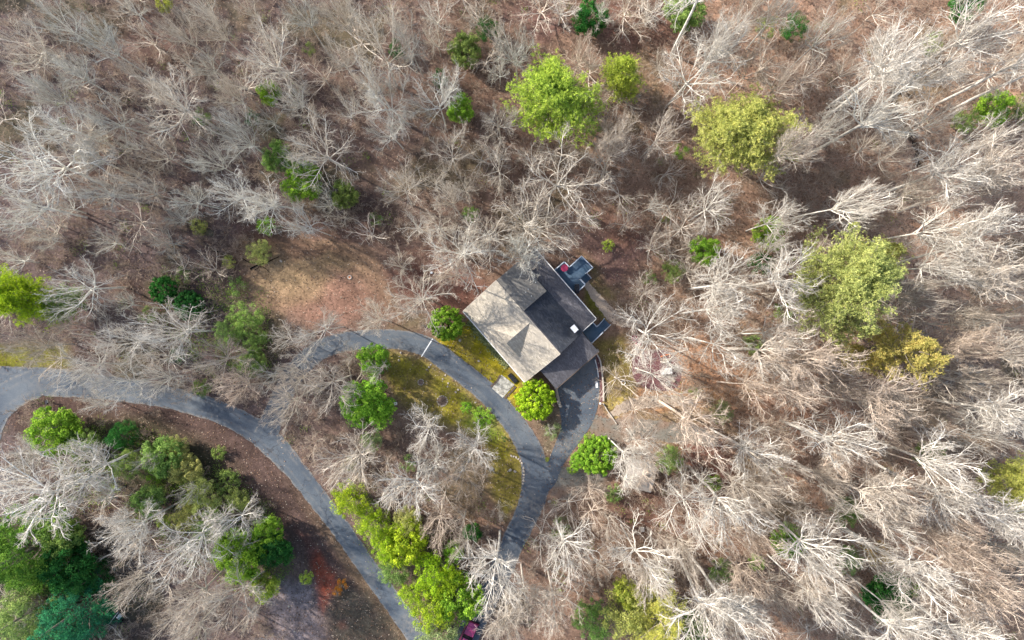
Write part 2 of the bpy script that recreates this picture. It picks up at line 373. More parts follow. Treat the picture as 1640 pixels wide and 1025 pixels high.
def blob(cx, cy, rx, ry, ang, c, soft=0.35, s=1.0):
    global soil
    a = R(ang); dx = QX-cx; dy = QY-cy; u = (dx*math.cos(a)+dy*math.sin(a))/rx; v = (-dx*math.sin(a)+dy*math.cos(a))/ry
    m = (1-sst((np.hypot(u, v)-1+soft)/(2*soft)))*s
    m = m[..., None]; soil = soil*(1-m)+np.array(c)*m
blob(500,430,135,72,8,(0.30,0.185,0.12),0.4,0.85)
blob(480,415,95,42,12,(0.27,0.20,0.105),0.5,0.6)
blob(545,478,85,30,8,(0.30,0.165,0.12),0.5,0.7)
blob(450,440,60,30,20,(0.36,0.25,0.14),0.4,0.6)
blob(700,455,70,45,20,(0.20,0.095,0.07),0.4,0.9)
blob(560,365,80,25,15,(0.17,0.10,0.075),0.4,0.7)
blob(985,410,60,50,0,(0.17,0.10,0.085),0.4,0.9)
blob(1010,360,40,30,0,(0.20,0.11,0.08),0.4,0.8)
blob(1190,610,130,50,15,(0.50,0.27,0.15),0.5,0.7)
blob(1065,640,80,16,0,(0.44,0.24,0.12),0.4,0.8)
blob(1520,850,190,120,20,(0.48,0.27,0.165),0.5,0.75)
blob(1510,365,60,18,15,(0.46,0.25,0.14),0.5,0.8)
blob(1300,680,120,50,15,(0.44,0.25,0.16),0.5,0.7)
blob(1130,745,60,50,0,(0.19,0.085,0.065),0.4,0.9)
blob(1050,820,80,45,10,(0.21,0.115,0.085),0.4,0.85)
blob(1130,880,100,55,25,(0.26,0.145,0.095),0.4,0.7)
blob(1020,40,90,40,10,(0.21,0.11,0.085),0.4,0.8)
blob(860,30,60,30,0,(0.16,0.09,0.075),0.4,0.8)
blob(1250,250,160,60,-15,(0.24,0.155,0.11),0.5,0.6)
blob(1420,560,90,90,0,(0.27,0.17,0.12),0.5,0.5)
blob(230,60,60,50,0,(0.19,0.12,0.095),0.4,0.7)
blob(455,380,110,16,20,(0.14,0.075,0.06),0.5,0.6)
MO2 = fbm(GX*0.7+3, GY*0.7+8, 5); MO3 = fbm(GX*1.3+5, GY*1.3+2, 3)
# yards: moss and thin grass
def px_poly_mask(poly, soft=6):
    d = seg_dist(PX+wx*0.25, PY+wy*0.25, poly+[poly[0]])
    ins = np.zeros(PX.shape, bool); QXX = PX+wx*0.25; QYY = PY+wy*0.25
    n = len(poly)
    for i in range(n):
        x0, y0 = poly[i]; x1, y1 = poly[(i+1) % n]
        if y0 == y1: continue
        cnd = ((y0 > QYY) != (y1 > QYY)) & (QXX < (x1-x0)*(QYY-y0)/(y1-y0)+x0); ins ^= cnd
    return sst(np.where(ins, 0.5+d/soft/2, 0.5-d/soft/2))
def patch(poly, c, s=1.0, soft=6):
    global soil
    m = (px_poly_mask(poly, soft)*s)[..., None]
    m = m*(0.72+0.28*sst((MO2-0.36)*5))[..., None]; soil = soil*(1-m)+np.array(c)*m*1.45*(0.55+0.9*MO3)[..., None]
mo = fbm(GX*0.55, GY*0.55, 4)
patch([(628,560),(680,574),(726,606),(765,645),(812,690),(835,725),(842,770),(836,800),(815,830),(792,800),(790,760),(770,700),(700,680),(640,650),(622,600)],(0.205,0.175,0.02),0.95,14)
patch([(640,640),(700,690),(640,720),(600,680),(620,640)],(0.19,0.125,0.085),0.8,22)
patch([(655,595),(690,600),(700,640),(660,660),(640,620)],(0.15,0.10,0.055),0.5,18)
patch([(742,640),(790,672),(806,700),(770,705),(745,680)],(0.13,0.21,0.03),0.8,16)
patch([(788,745),(836,740),(838,775),(826,805),(800,810),(786,780)],(0.125,0.10,0.025),0.85,12)
patch([(693,545),(725,530),(745,520),(755,512),(835,612),(842,640),(836,668),(800,636),(760,598),(720,566)],(0.255,0.205,0.015),1.0,6)
patch([(755,575),(800,600),(800,622),(770,600)],(0.21,0.19,0.02),0.7,14)
patch([(940,455),(948,452),(985,505),(965,512),(935,490)],(0.11,0.105,0.02),0.95,6)
patch([(926,405),(955,425),(985,475),(1000,500),(960,462),(935,420)],(0.135,0.11,0.035),0.8,10)
patch([(950,540),(1000,535),(1020,600),(1012,640),(985,668),(968,650),(966,600),(955,565)],(0.155,0.125,0.035),0.9,12)
patch([(966,640),(1010,620),(1010,650),(985,668)],(0.34,0.26,0.07),0.7,10)
patch([(900,650),(900,690),(878,742),(858,700),(848,680),(890,650)],(0.13,0.105,0.065),0.9,8)
patch([(-60,555),(110,558),(115,588),(0,590),(-60,590)],(0.155,0.15,0.012),0.95,14)
patch([(90,636),(118,636),(118,645),(88,643)],(0.12,0.12,0.01),0.9,5)
# banks beside the lower road
below = [(a, b) for a, b, c in ROAD]
rd = seg_dist(PX, PY, below); side = (PX-PY*0.0)  # distance to the road line in photo pixels
lowside = np.interp(PX, [p[0] for p in ROAD], [p[1] for p in ROAD]) < PY
mb = ((1-sst((rd+wx*0.3-60)/40))*lowside*(PX > 60)*(PX < 760))[..., None]
soil = soil*(1-mb)+np.array((0.115, 0.075, 0.062))*mb
me_ = ((1-sst((rd+wx*0.12-24)/12))*lowside*sst((PX-420)/160)*(PX < 780))[..., None]
soil = soil*(1-me_)+np.array((0.20, 0.135, 0.085))*me_
patch([(505,880),(535,915),(540,935),(525,960),(515,985),(508,975),(506,940),(500,905)],(0.22,0.055,0.03),0.95,7)
patch([(472,845),(500,875),(512,905),(500,905),(485,870)],(0.12,0.04,0.03),0.7,8)
patch([(536,998),(548,994),(552,1006),(542,1010)],(0.22,0.065,0.04),0.8,5)
patch([(545,930),(590,945),(640,1010),(660,1050),(540,1050),(520,1000),(525,965)],(0.05,0.048,0.034),0.7,14)
patch([(445,925),(500,930),(508,980),(515,1040),(430,1050),(430,960)],(0.17,0.14,0.135),0.9,16)
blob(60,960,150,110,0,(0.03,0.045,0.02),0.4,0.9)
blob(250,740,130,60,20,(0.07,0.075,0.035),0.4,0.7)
for c in creek_w:
    d = seg_dist(GX+wx*0.02, GY+wy*0.02, c); m_ = np.exp(-(d/0.8)**2)[..., None]*0.95
    soil = soil*(1-m_)+np.array((0.02, 0.018, 0.015))*m_
SP = fbm(GX*1.1+21, GY*1.1+7, 4)
soil *= (0.62+0.76*SP)[..., None]
soil *= (0.80+0.4*mo)[..., None]*(0.70+0.24*sst((PX-930)/420))[..., None]  # overall soil level, stronger light at right painted in as well
# earth right under the house and the paved sheets stays a little below them
ny, nx = GX.shape
V = np.stack([GX, GY, GZ], -1).reshape(-1, 3)
ii = np.arange(ny*nx).reshape(ny, nx)
F = np.stack([ii[:-1, :-1], ii[:-1, 1:], ii[1:, 1:], ii[1:, :-1]], -1).reshape(-1, 4)
def fast_mesh(name, V, F, m, smooth=True):
    me = bpy.data.meshes.new(name); k = F.shape[1]
    me.vertices.add(len(V)); me.vertices.foreach_set('co', np.ascontiguousarray(V, dtype=np.float32).ravel())
    me.loops.add(F.size); me.loops.foreach_set('vertex_index', np.ascontiguousarray(F, dtype=np.int32).ravel())
    me.polygons.add(len(F)); me.polygons.foreach_set('loop_start', np.arange(0, F.size, k, dtype=np.int32))
    me.update(calc_edges=True); me.materials.append(m)
    if smooth: me.shade_smooth()
    return me
gm = fast_mesh("ground", V, F, GROUND)
ca = gm.color_attributes.new("soil", 'FLOAT_COLOR', 'POINT')
ca.data.foreach_set('color', np.concatenate([soil.reshape(-1, 3), np.ones((ny*nx, 1))], 1).astype(np.float32).ravel())
go = bpy.data.objects.new("ground", gm); col.objects.link(go); tag(go, kind='structure')

def ribbon(name, pts, m, dz, kind='structure', per=10, nacross=14, jitter=0.0, parent=None):
    L = smoothline(pts, per); V = []; F = []
    C = [G(p[0], p[1]) for p in L]
    for i, c in enumerate(C):
        a = C[max(i-1, 0)]; b = C[min(i+1, len(C)-1)]
        tx, ty = b[0]-a[0], b[1]-a[1]; ln = math.hypot(tx, ty); nx_, ny_ = -ty/ln, tx/ln
        w_ = L[i][2]*MPP/2
        for k in range(nacross+1):
            s = (k/nacross*2-1)
            ww = w_+(rnd.uniform(-jitter, jitter) if abs(s) == 1 else 0)
            x, y = c[0]+nx_*ww*s, c[1]+ny_*ww*s
            V.append((x, y, float(hgt(x, y))+dz))
    n = nacross+1
    for i in range(len(C)-1):
        for k in range(nacross): F.append((i*n+k, i*n+k+1, (i+1)*n+k+1, (i+1)*n+k)[::-1])
    o = obj_from(name, V, F, m, parent)
    if len(o.data.vertices) == len(V):
        a_ = o.data.attributes.new('across', 'FLOAT', 'POINT'); a_.data.foreach_set('value', [abs(k/nacross*2-1) for _ in C for k in range(n)])
    if kind: o['kind'] = kind
    return o
def sheet(name, poly, m, dz, kind='structure', smooth=True, per=5, loop=True):
    P = poly+[poly[0]]
    if smooth: P = [tuple(q) for q in smoothline(P, per)][:-1]
    else: P = poly
    W_ = [G(*p)[:2] for p in P]
    o = MB().prism(W_, lambda x, y: float(hgt(x, y))-0.05, lambda x, y: float(hgt(x, y))+dz).build(name, m)
    if kind: o['kind'] = kind
    return o
ribbon("road", ROAD, ASPH, 0.030, jitter=0.10)
ribbon("side_road", BRANCH, ASPH, 0.034, jitter=0.10)
ribbon("driveway", LOOP, ASPH, 0.038, jitter=0.07)
sheet("garage_apron", APRON, ASPH, 0.044, per=4)
ribbon("gravel_path", [(938,452,9),(950,470,13),(965,488,17),(982,507,20),(1000,516,16),(1030,520,12)], M_GRAVEL, 0.02, jitter=0.12)
ribbon("dirt_track", [(946,684,40),(975,690,40),(1010,688,34),(1060,690,34),(1110,697,30),(1150,705,22)], M_GREYG, 0.020, jitter=0.2)
ribbon("dirt_path", [(975,668,8),(1000,652,16),(1030,645,20),(1075,642,18),(1110,645,10)], M_GRAVEL, 0.018, jitter=0.2)
sheet("gravel_pad", [(900,748),(918,748),(945,752),(975,765),(975,792),(935,800),(895,800),(880,798)], M_GREYG, 0.016)
sheet("mulch_bed", [(1012,575),(1040,560),(1075,565),(1090,590),(1088,615),(1068,626),(1035,622),(1015,605)], M_MULCH, 0.03)
# concrete front walk, in flagstone slabs
walk = MB()
walkpoly = [(812,603),(829,619),(806,637),(790,622)]
wp = [G(*p)[:2] for p in [(803,600),(824,616),(805,637),(788,622)]]
walk.prism(wp, 0.0, 0.07)
o = walk.build("front_walk", M_CONC); tag(o, kind='structure')

# ------------------------------------------------------------------ house
HO = (-2.26, 5.88, 0.0); HA = math.atan2(-0.754, 0.657)
house = thing("house", "large grey and tan shingled house with a long main ridge and side garage wing", "house", HO, HA)
def hl(px, py, z):                              # photo pixel at height z -> house coordinates
    x, y, _ = Wz(px, py, z); dx, dy = x-HO[0], y-HO[1]; c, s = math.cos(HA), math.sin(HA)
    return dx*c+dy*s, -dx*s+dy*c
def main_z(v): return 6.5-0.5*abs(v) if v < 0 else (6.5-0.52*v if v < 5 else 3.9-0.25*(v-5))
b = MB().prism([(0.35, -6.3), (14.1, -6.3), (14.1, 7.2), (0.35, 7.2)], 0, lambda x, y: 2.9)
b.add([(0.35, -6.3, 2.9), (0.35, 7.2, 2.9), (0.35, 5, 3.6), (0.35, 0, 6.2), (14.1, -6.3, 2.9), (14.1, 7.2, 2.9), (14.1, 5, 3.6), (14.1, 0, 6.2)],
      [(0, 1, 2, 3), (7, 6, 5, 4), (0, 3, 7, 4), (3, 2, 6, 7), (2, 1, 5, 6)])
b.build("wall", M_SIDE, house)
b = MB().prism([(14.12, -3.6), (18.0, -3.6), (18.0, 4.4), (14.12, 4.4)], 0, lambda x, y: 3.75-(x-14.1)*0.25)
gw = b.build("garage_wall", M_SIDE, house)
for v0 in (-3.0, 0.9):
    d = MB().box((18.03, v0+1.4, 1.15), (0.06, 2.7, 2.3))
    for k in range(4): d.box((18.07, v0+1.4, 0.35+k*0.55), (0.03, 2.6, 0.46))
    d.build("garage_door", M_TRIM, gw)
# roof planes: tan side, dark side, low-pitch strip, lean-to
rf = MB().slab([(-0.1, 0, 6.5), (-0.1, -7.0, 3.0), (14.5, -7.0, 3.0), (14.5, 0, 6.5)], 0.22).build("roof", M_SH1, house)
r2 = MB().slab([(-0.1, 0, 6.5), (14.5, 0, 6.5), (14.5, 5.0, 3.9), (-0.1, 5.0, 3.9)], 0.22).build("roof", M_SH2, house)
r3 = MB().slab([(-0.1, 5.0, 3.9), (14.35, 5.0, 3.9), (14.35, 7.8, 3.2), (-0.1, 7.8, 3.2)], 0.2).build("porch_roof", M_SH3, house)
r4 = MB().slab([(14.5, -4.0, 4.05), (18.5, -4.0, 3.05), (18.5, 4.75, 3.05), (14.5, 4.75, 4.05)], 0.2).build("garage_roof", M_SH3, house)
# ridge cap
MB().slab([(-0.1, -0.22, 6.41), (14.5, -0.22, 6.41), (14.5, 0.0, 6.535), (-0.1, 0.0, 6.535)], 0.03).build("ridge_cap", M_SH1, rf)
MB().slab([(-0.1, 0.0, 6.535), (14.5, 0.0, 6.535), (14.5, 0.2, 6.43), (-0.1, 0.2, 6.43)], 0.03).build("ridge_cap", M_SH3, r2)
# gable dormer on the tan side
dz = 6.32
gd = MB()
gd.slab([(8.0, -0.4, dz), (8.0, -5.1, dz), (4.95, -5.1, 3.98), (6.5, -2.6, 5.2)][::1], 0.14)
gdl = gd.build("dormer_roof", M_SH1, house)
gd = MB(); gd.slab([(8.0, -5.1, dz), (8.0, -0.4, dz), (11.05, -5.1, 3.98)], 0.14); gd.build("dormer_roof", M_SH1, house)
dw = MB().add([(5.3, -4.9, 4.05), (10.7, -4.9, 4.05), (8.0, -4.9, 6.15), (5.3, -4.7, 4.05), (10.7, -4.7, 4.05), (8.0, -4.7, 6.15)], [(0, 1, 2), (5, 4, 3), (0, 3, 4, 1), (1, 4, 5, 2), (2, 5, 3, 0)]).build("dormer_wall", M_SIDE, house)
MB().box((8.0, -4.93, 4.9), (1.2, 0.06, 0.9)).build("window", M_GLASS, dw)
# shed dormer on the dark side
MB().slab([(-0.15, 0.05, 6.62), (6.05, 0.05, 6.62), (6.05, 4.7, 5.65), (-0.15, 4.7, 5.65)], 0.18).build("dormer_roof", M_SH4, house)
sd = MB().add([(5.85, 0.4, 6.3), (5.85, 4.5, 5.5), (5.85, 4.5, 4.1), (0.1, 0.4, 6.3), (0.1, 4.5, 5.5), (0.1, 4.5, 4.1)], [(0, 1, 2), (5, 4, 3), (1, 4, 5, 2), (0, 2, 5, 3), (0, 3, 4, 1)]).build("dormer_wall", M_SIDE, house)
for u in (1.5, 4.2): MB().box((u, 4.53, 4.85), (1.1, 0.05, 0.7)).build("window", M_GLASS, sd)
# gutters and rake trim
MB().box((7.2, -7.07, 2.93), (14.6, 0.13, 0.13)).build("gutter", M_TRIM, house)
MB().box((7.1, 7.87, 3.12), (14.5, 0.13, 0.13)).build("gutter", M_TRIM, house)
MB().box((18.56, 0.4, 2.97), (0.12, 8.75, 0.13)).build("gutter", M_DWOOD, house)
MB().slab([(14.51, -6.98, 3.02), (14.59, -6.98, 3.02), (14.59, -0.02, 6.52), (14.51, -0.02, 6.52)], 0.2).build("rake_trim", M_EDGE, house)
MB().slab([(14.36, 5.0, 3.93), (14.46, 5.0, 3.93), (14.46, 7.82, 3.23), (14.36, 7.82, 3.23)], 0.2).build("rake_trim", M_TRIM, house)
MB().slab([(-0.2, -6.98, 3.02), (-0.11, -6.98, 3.02), (-0.11, -0.02, 6.52), (-0.2, -0.02, 6.52)], 0.2).build("rake_trim", M_EDGE, house)
# wall windows and doors
for u in (2.0, 5.0, 8.0): 
    f = MB().box((u, -6.33, 1.6), (1.3, 0.08, 1.3)).build("window", M_TRIM, house); MB().box((u, -6.38, 1.6), (1.1, 0.04, 1.1)).build("pane", M_GLASS, f)
MB().box((11.9, -6.34, 1.1), (1.0, 0.08, 2.1)).build("door", M_DWOOD, house)
for u in (3.0, 9.0, 12.0):
    f = MB().box((u, 7.23, 1.7), (1.5, 0.08, 1.4)).build("window", M_TRIM, house); MB().box((u, 7.28, 1.7), (1.3, 0.04, 1.2)).build("pane", M_GLASS, f)
# chimney with a white cap (metal flue box on the dark roof)
cu, cv = hl(920, 526.5, 6.0)
ch = MB().box((cu, cv, 5.2), (0.95, 0.7, 1.3)).build("chimney", M_DWOOD, house)
MB().box((cu, cv, 5.89), (1.05, 0.8, 0.08)).box((cu+0.28, cv+0.1, 6.0), (0.35, 0.35, 0.14)).cyl((cu-0.1, cv-0.02, 5.93), 0.2, 0.18, 14).build("chimney_cap", M_WHITE, ch)
for (px, py) in ((851, 474), (846, 463), (842, 468), (858, 452)):
    u, v = hl(px, py, 6.2); zz = 6.62-0.2087*(v-0.05)
    MB().cyl((u, v, zz-0.1), 0.07, 0.3, 8).build("vent_pipe", M_TRIM, house)
# front step and porch mat under the tan eave
u, v = hl(821, 606, 0.3)
MB().box((u, v, 0.15), (1.7, 0.7, 0.3)).build("front_step", M_BLACK, house)

# ------------------------------------------------------------------ decks
def deck(label, poly, z, railpts, stairs, post_to=0.0):
    x0, y0, _ = Wz(*poly[0], z)
    d = thing("deck", label, "deck", (0, 0, 0))
    W2 = [Wz(p[0], p[1], z)[:2] for p in poly]
    MB().prism(W2, z-0.18, z).build("deck_floor", M_DECK, d)
    for seg in railpts:
        P = [Wz(p[0], p[1], z+0.9) for p in seg]
        r = MB()
        for a, b2 in zip(P[:-1], P[1:]):
            a = Vector(a); b2 = Vector(b2); L = (b2-a).length; t = (b2-a)/L; nrm = Vector((-t.y, t.x, 0))*0.07
            r.slab([a-nrm-t*0.06, b2-nrm+t*0.06, b2+nrm+t*0.06, a+nrm-t*0.06], 0.05)
        rr = r.build("railing", M_RAIL, d)
        bl = MB()
        for a, b2 in zip(P[:-1], P[1:]):
            a = Vector(a); b2 = Vector(b2); L = (b2-a).length; n = max(2, int(L/0.16))
            for k in range(n+1):
                q = a+(b2-a)*k/n; bl.box((q.x, q.y, z+0.42), (0.04, 0.04, 0.86))
        bl.build("baluster", M_RAIL, rr)
        for q in P: MB().box((q[0], q[1], z/2+0.45), (0.12, 0.12, z+0.9)).build("post", M_RAIL, d)
    a, b2, c2, d2, n = stairs                    # a,b top edge; c,d bottom edge
    A = Vector(Wz(*a, z)); B = Vector(Wz(*b2, z)); Cc = Vector(Wz(*c2, 0)); D = Vector(Wz(*d2, 0))
    for k in range(n):
        t0 = k/n; t1 = (k+1)/n-0.02; zz = z*(1-(k+1)/(n+1))
        P = [A.lerp(D, t0), B.lerp(Cc, t0), B.lerp(Cc, t1), A.lerp(D, t1)]
        MB().prism([(p.x, p.y) for p in P], zz-0.06, zz).build("stair_tread", M_DECK, d)
    st = MB()
    for p, q in ((A, D), (B, Cc)):
        t = (q-p).normalized(); st.tube([(p.x, p.y, z+0.85), (q.x, q.y, 0.9)], 0.05, 6); st.tube([(q.x, q.y, 0), (q.x, q.y, 0.9)], 0.05, 6)
    st.build("stair_rail", M_RAIL, d)
    return d
deck("large blue grey back deck with a jog in its railing and a round magenta table", [(886.5,434),(903.7,419.5),(912,428),(931.5,411),(949,428.5),(938.6,437.5),(929,447),(937,456),(920.8,471.4),(918,468)], 1.3,
     [[(888,432.5),(903.7,419),(912,427.5),(931.5,410),(949.6,428.3),(938.8,437.6)], [(929,447),(937.3,456),(921,471)]],
     ((929,447),(938.6,437.5),(946,446),(937,455.5),4))
deck("smaller blue side porch with steps leading to the gravel path", [(932,530),(949,515.5),(956,523),(960,519),(967,530),(947.5,549.5)], 1.1,
     [[(949,516),(956,523.5),(959,520)], [(966,532),(947.5,550)]],
     ((957.5,521),(967,530),(977,520),(967,510),6))
def at(px, py, z=None):
    x, y, h = G(px, py) if z is None else Wz(px, py, z)
    return (x, y, h)
# deck furniture
x, y, z = at(904, 429, 2.05); t = thing("patio_table", "round magenta slatted table in the corner of the blue deck", "table", (x, y, 1.3))
m = MB()
for k in range(7):
    q = -0.48+k*0.16; hw = math.sqrt(max(0.02, 0.58**2-q*q)); m.box((q, 0, 0.73), (0.135, hw*2, 0.035), 0)
m.build("tabletop", M_RED, t); MB().cyl((0, 0, 0.0), 0.05, 0.7, 10).box((0, 0, 0.03), (0.7, 0.08, 0.05)).box((0, 0, 0.031), (0.08, 0.7, 0.052)).build("pedestal", M_BLACK, t)
x, y, z = at(893, 441.5, 1.8); t = thing("patio_chair", "magenta patio chair against the house eave on the blue deck", "chair", (x, y, 1.3), R(40))
MB().box((0, 0, 0.42), (0.55, 0.55, 0.06)).build("seat", M_RED, t); MB().box((0, 0.27, 0.72), (0.55, 0.06, 0.55)).build("backrest", M_RED, t)
for sx in (-1, 1):
    for sy in (-1, 1): MB().cyl((sx*0.24, sy*0.24, 0), 0.025, 0.4, 6).build("leg", M_BLACK, t)
x, y, z = at(924.5, 462.5, 2.2); t = thing("covered_grill", "black covered grill at the lower corner of the blue deck", "grill", (x, y, 1.3), R(-48+90+50))
MB().slab([(-0.75, -0.33, 0.95), (0.75, -0.33, 0.95), (0.75, 0.33, 0.95), (-0.75, 0.33, 0.95)], 0.95).box((0, 0, 1.02), (0.8, 0.55, 0.24)).build("cover", M_BLACK, t, bevel=0.06)
MB().tube([(-0.35, -0.36, 0.9), (0.35, -0.36, 0.9)], 0.02, 6).build("handle", M_METAL, t)

# ------------------------------------------------------------------ small things round the yard
NTH = ["first","second","third","fourth","fifth","sixth","seventh","eighth","ninth","tenth","eleventh","twelfth","thirteenth","fourteenth"]
def rock_mesh(r, seed, flat=0.6, sub=2):
    import bmesh
    bm = bmesh.new(); bmesh.ops.create_icosphere(bm, subdivisions=sub, radius=1)
    rr = random.Random(seed); ax = [Vector((rr.gauss(0, 1), rr.gauss(0, 1), rr.gauss(0, 1))).normalized() for _ in range(7)]; cut = [rr.uniform(0.6, 0.9) for _ in ax]
    for v in bm.verts:
        for a, c in zip(ax, cut):
            d = v.co.dot(a)
            if d > c: v.co -= a*(d-c)
        v.co *= 1+rr.uniform(-0.06, 0.06)
        v.co = Vector((v.co.x*r, v.co.y*r*0.8, max(v.co.z, -0.4)*r*flat))
    me = bpy.data.meshes.new("rock"); bm.to_mesh(me); bm.free(); return me
_rm = [rock_mesh(1, s) for s in range(5)]
def rock(px, py, rpx, label, m=M_STONE, group=None, name="rock", cat="rock"):
    me = _rm[rnd.randrange(5)].copy(); me.materials.clear(); me.materials.append(m); me.name = name
    o = bpy.data.objects.new(name, me); col.objects.link(o); x, y, z = G(px, py); s = rpx*MPP
    o.location = (x, y, z+0.15*s); o.scale = (s, s, s); o.rotation_euler = (0, 0, rnd.uniform(0, 6)); tag(o, label, cat, group); return o
rock(787, 751, 4.2, "pale six sided boulder at the left edge of the brown lawn inside the drive loop")
rock(817, 753, 3.2, "larger of two grey rocks side by side on the brown lawn by the drive")
rock(825, 755, 2.6, "smaller of two grey rocks side by side on the brown lawn by the drive")
rock(880, 803, 3.4, "white boulder on the forest edge just below the drive fork")
rock(737, 545, 3.2, "pale stone beside the round green shrub at the house corner")
rock(767, 578, 2.4, "pale stone in the middle of the yellow front lawn")
rock(957, 562, 3.8, "tan boulder at the garage corner above the timber edging")
rock(335, 373, 8.5, "large dark mossy boulder at the edge of the woods above the tan clearing", M_DSTONE, name="boulder", cat="boulder")
rock(328, 367, 2.6, "small rust coloured stone resting against the dark mossy boulder", M_ORANGE)
rock(450, 418, 2.6, "grey rock at the right end of the fallen branches in the clearing")
rock(463, 971, 2.6, "white rock on the grey leaf litter below the bright green shrubs")
rock(472, 1011, 2.0, "small pale rock near the bottom edge on grey leaf litter")
rock(1005, 705, 3.6, "pale grey stone beside the dirt track right of the bushy hedge")
for i, (px, py) in enumerate([(642,565),(639.5,571),(639,577),(690,584),(687,588),(683.5,592),(713.5,601),(709,607),(718,614),(717,619),(734,624),(730,628),(761.5,644.5),(769.5,652.5)]):
    rock(px, py, rnd.uniform(1.5, 2.3), f"{NTH[i]} loose pale stone on the moss, counting from the green tree along the drive", group="loose stones in the mossy yard", name="edging_stone", cat="stone")
for i, (px, py) in enumerate([(819,730),(823,731),(827,732.5),(830.5,735),(833.5,738),(836,742),(838,750),(839,755),(839.5,760),(839,765),(838.5,770),(837.5,775)]):
    rock(px, py, rnd.uniform(1.9, 2.6), f"{NTH[i]} stone from the top of the curved pale border inside the drive bend", group="stone border inside the drive bend", name="border_stone", cat="stone")
def stone_ring(px, py, rpx, label, fill, nst, name, cat, extra=None):
    x, y, z = G(px, py); t = thing(name, label, cat, (x, y, z)); r = rpx*MPP
    for k in range(nst):
        a = 2*math.pi*k/nst+rnd.uniform(-0.1, 0.1); s = r*math.pi/nst*0.98
        me = _rm[k % 5].copy(); me.materials.clear(); me.materials.append(M_STONE); o = bpy.data.objects.new("ring_stone", me); col.objects.link(o); o.parent = t
        o.location = (math.cos(a)*r, math.sin(a)*r, 0.06); o.scale = (s, s, s*1.2); o.rotation_euler = (0, 0, rnd.uniform(0, 6))
    MB().cyl((0, 0, -0.02), r*0.9, 0.07, 20).build("soil_fill", M_SOIL, t)
    return t, r
stone_ring(674, 612, 4.6, "small round stone planting ring in the mossy yard inside the loop", M_MULCH, 13, "planting_ring", "stone ring")
t, r = stone_ring(708.5, 642, 8.2, "large round stone fire pit ring heaped with dark sticks in the mossy yard", M_MULCH, 20, "fire_pit", "fire pit")
s = MB()
for k in range(22):
    a = rnd.uniform(0, 6.28); q = rnd.uniform(-0.4, 0.4); L = rnd.uniform(0.3, 0.65)
    s.tube([(q-math.cos(a)*L, q*0.6-math.sin(a)*L, 0.08+rnd.random()*0.15), (q+math.cos(a)*L, q*0.6+math.sin(a)*L, 0.1+rnd.random()*0.25)], 0.025, 5)
s.build("sticks", M_DWOOD, t)
def simple(name, label, cat, px, py, parts, rz=0.0, group=None, z=None):
    x, y, h = G(px, py); t = thing(name, label, cat, (x, y, h if z is None else z), rz, group)
    for nm, m_, mb_ in parts: mb_.build(nm, m_, t)
    return t
simple("utility_box", "small white utility box on dark soil beside the bright green yard tree", "box", 634, 646,
       [("cabinet", M_WHITE, MB().box((0, 0, 0.25), (0.42, 0.38, 0.5))), ("lid", M_TRIM, MB().box((0, 0, 0.53), (0.47, 0.43, 0.06)))], 0.1)
simple("manhole_ring", "round tan septic cover in the middle of the tan clearing", "cover", 560, 444,
       [("rim", M_EDGE, MB().ring((0, 0, 0), 0.34, 0.2, 0.16)), ("plug", M_ORANGE, MB().cyl((0, 0, 0), 0.198, 0.1, 16))])
simple("vent_post", "short white capped pipe standing in red leaf litter above the green corner shrub", "pipe", 692, 437,
       [("pipe", M_WHITE, MB().cyl((0, 0, 0), 0.1, 0.7, 12)), ("pipe_cap", M_WHITE, MB().cyl((0, 0, 0.7), 0.2, 0.08, 14, 0.12))])
simple("garden_ring", "white ring edging lying on the thin lawn right of the garage apron", "ring", 998, 613,
       [("rim", M_TRIM, MB().ring((0, 0, 0), 0.38, 0.27, 0.12))])
simple("metal_ring", "grey metal ring on the lower edge of the mulch bed", "ring", 1069, 614,
       [("rim", M_METAL, MB().ring((0, 0, 0), 0.36, 0.25, 0.25))])
simple("cooler", "smaller of two white lidded boxes on the mulch bed", "box", 1061, 596,
       [("tub", M_WHITE, MB().box((0, 0, 0.25), (0.6, 0.6, 0.5))), ("lid", M_WHITE, MB().box((0, 0, 0.53), (0.66, 0.66, 0.06)))], 0.25)
simple("chest", "larger of two white lidded boxes on the mulch bed", "box", 1069, 593.5,
       [("tub", M_WHITE, MB().box((0, 0, 0.4), (0.98, 0.85, 0.8))), ("lid", M_WHITE, MB().box((0, 0, 0.84), (1.05, 0.92, 0.07)))], 0.12)
simple("bench", "weathered plank bench below the white boxes on the mulch bed", "bench", 1074.5, 607,
       [("seat", M_WOOD, MB().box((0, 0, 0.44), (1.3, 0.36, 0.06))), ("leg", M_WOOD, MB().box((-0.5, 0, 0.21), (0.08, 0.3, 0.41))), ("leg", M_WOOD, MB().box((0.5, 0, 0.21), (0.08, 0.3, 0.41)))], R(-38))
simple("rusty_beam", "long orange painted beam lying along the top of the mulch bed", "beam", 1065, 569,
       [("bar", M_ORANGE, MB().box((0, 0, 0.12), (1.5, 0.14, 0.2))), ("end_plate", M_ORANGE, MB().box((0.76, -0.18, 0.12), (0.1, 0.5, 0.24)))], R(16))
simple("grey_stump", "round pale tree stump under the orange beam on the mulch bed", "stump", 1066, 578,
       [("trunk", M_WOOD, MB().cyl((0, 0, 0), 0.5, 0.4, 16, 0.42)), ("cut_face", M_EDGE, MB().cyl((0, 0, 0.4), 0.36, 0.02, 16))])
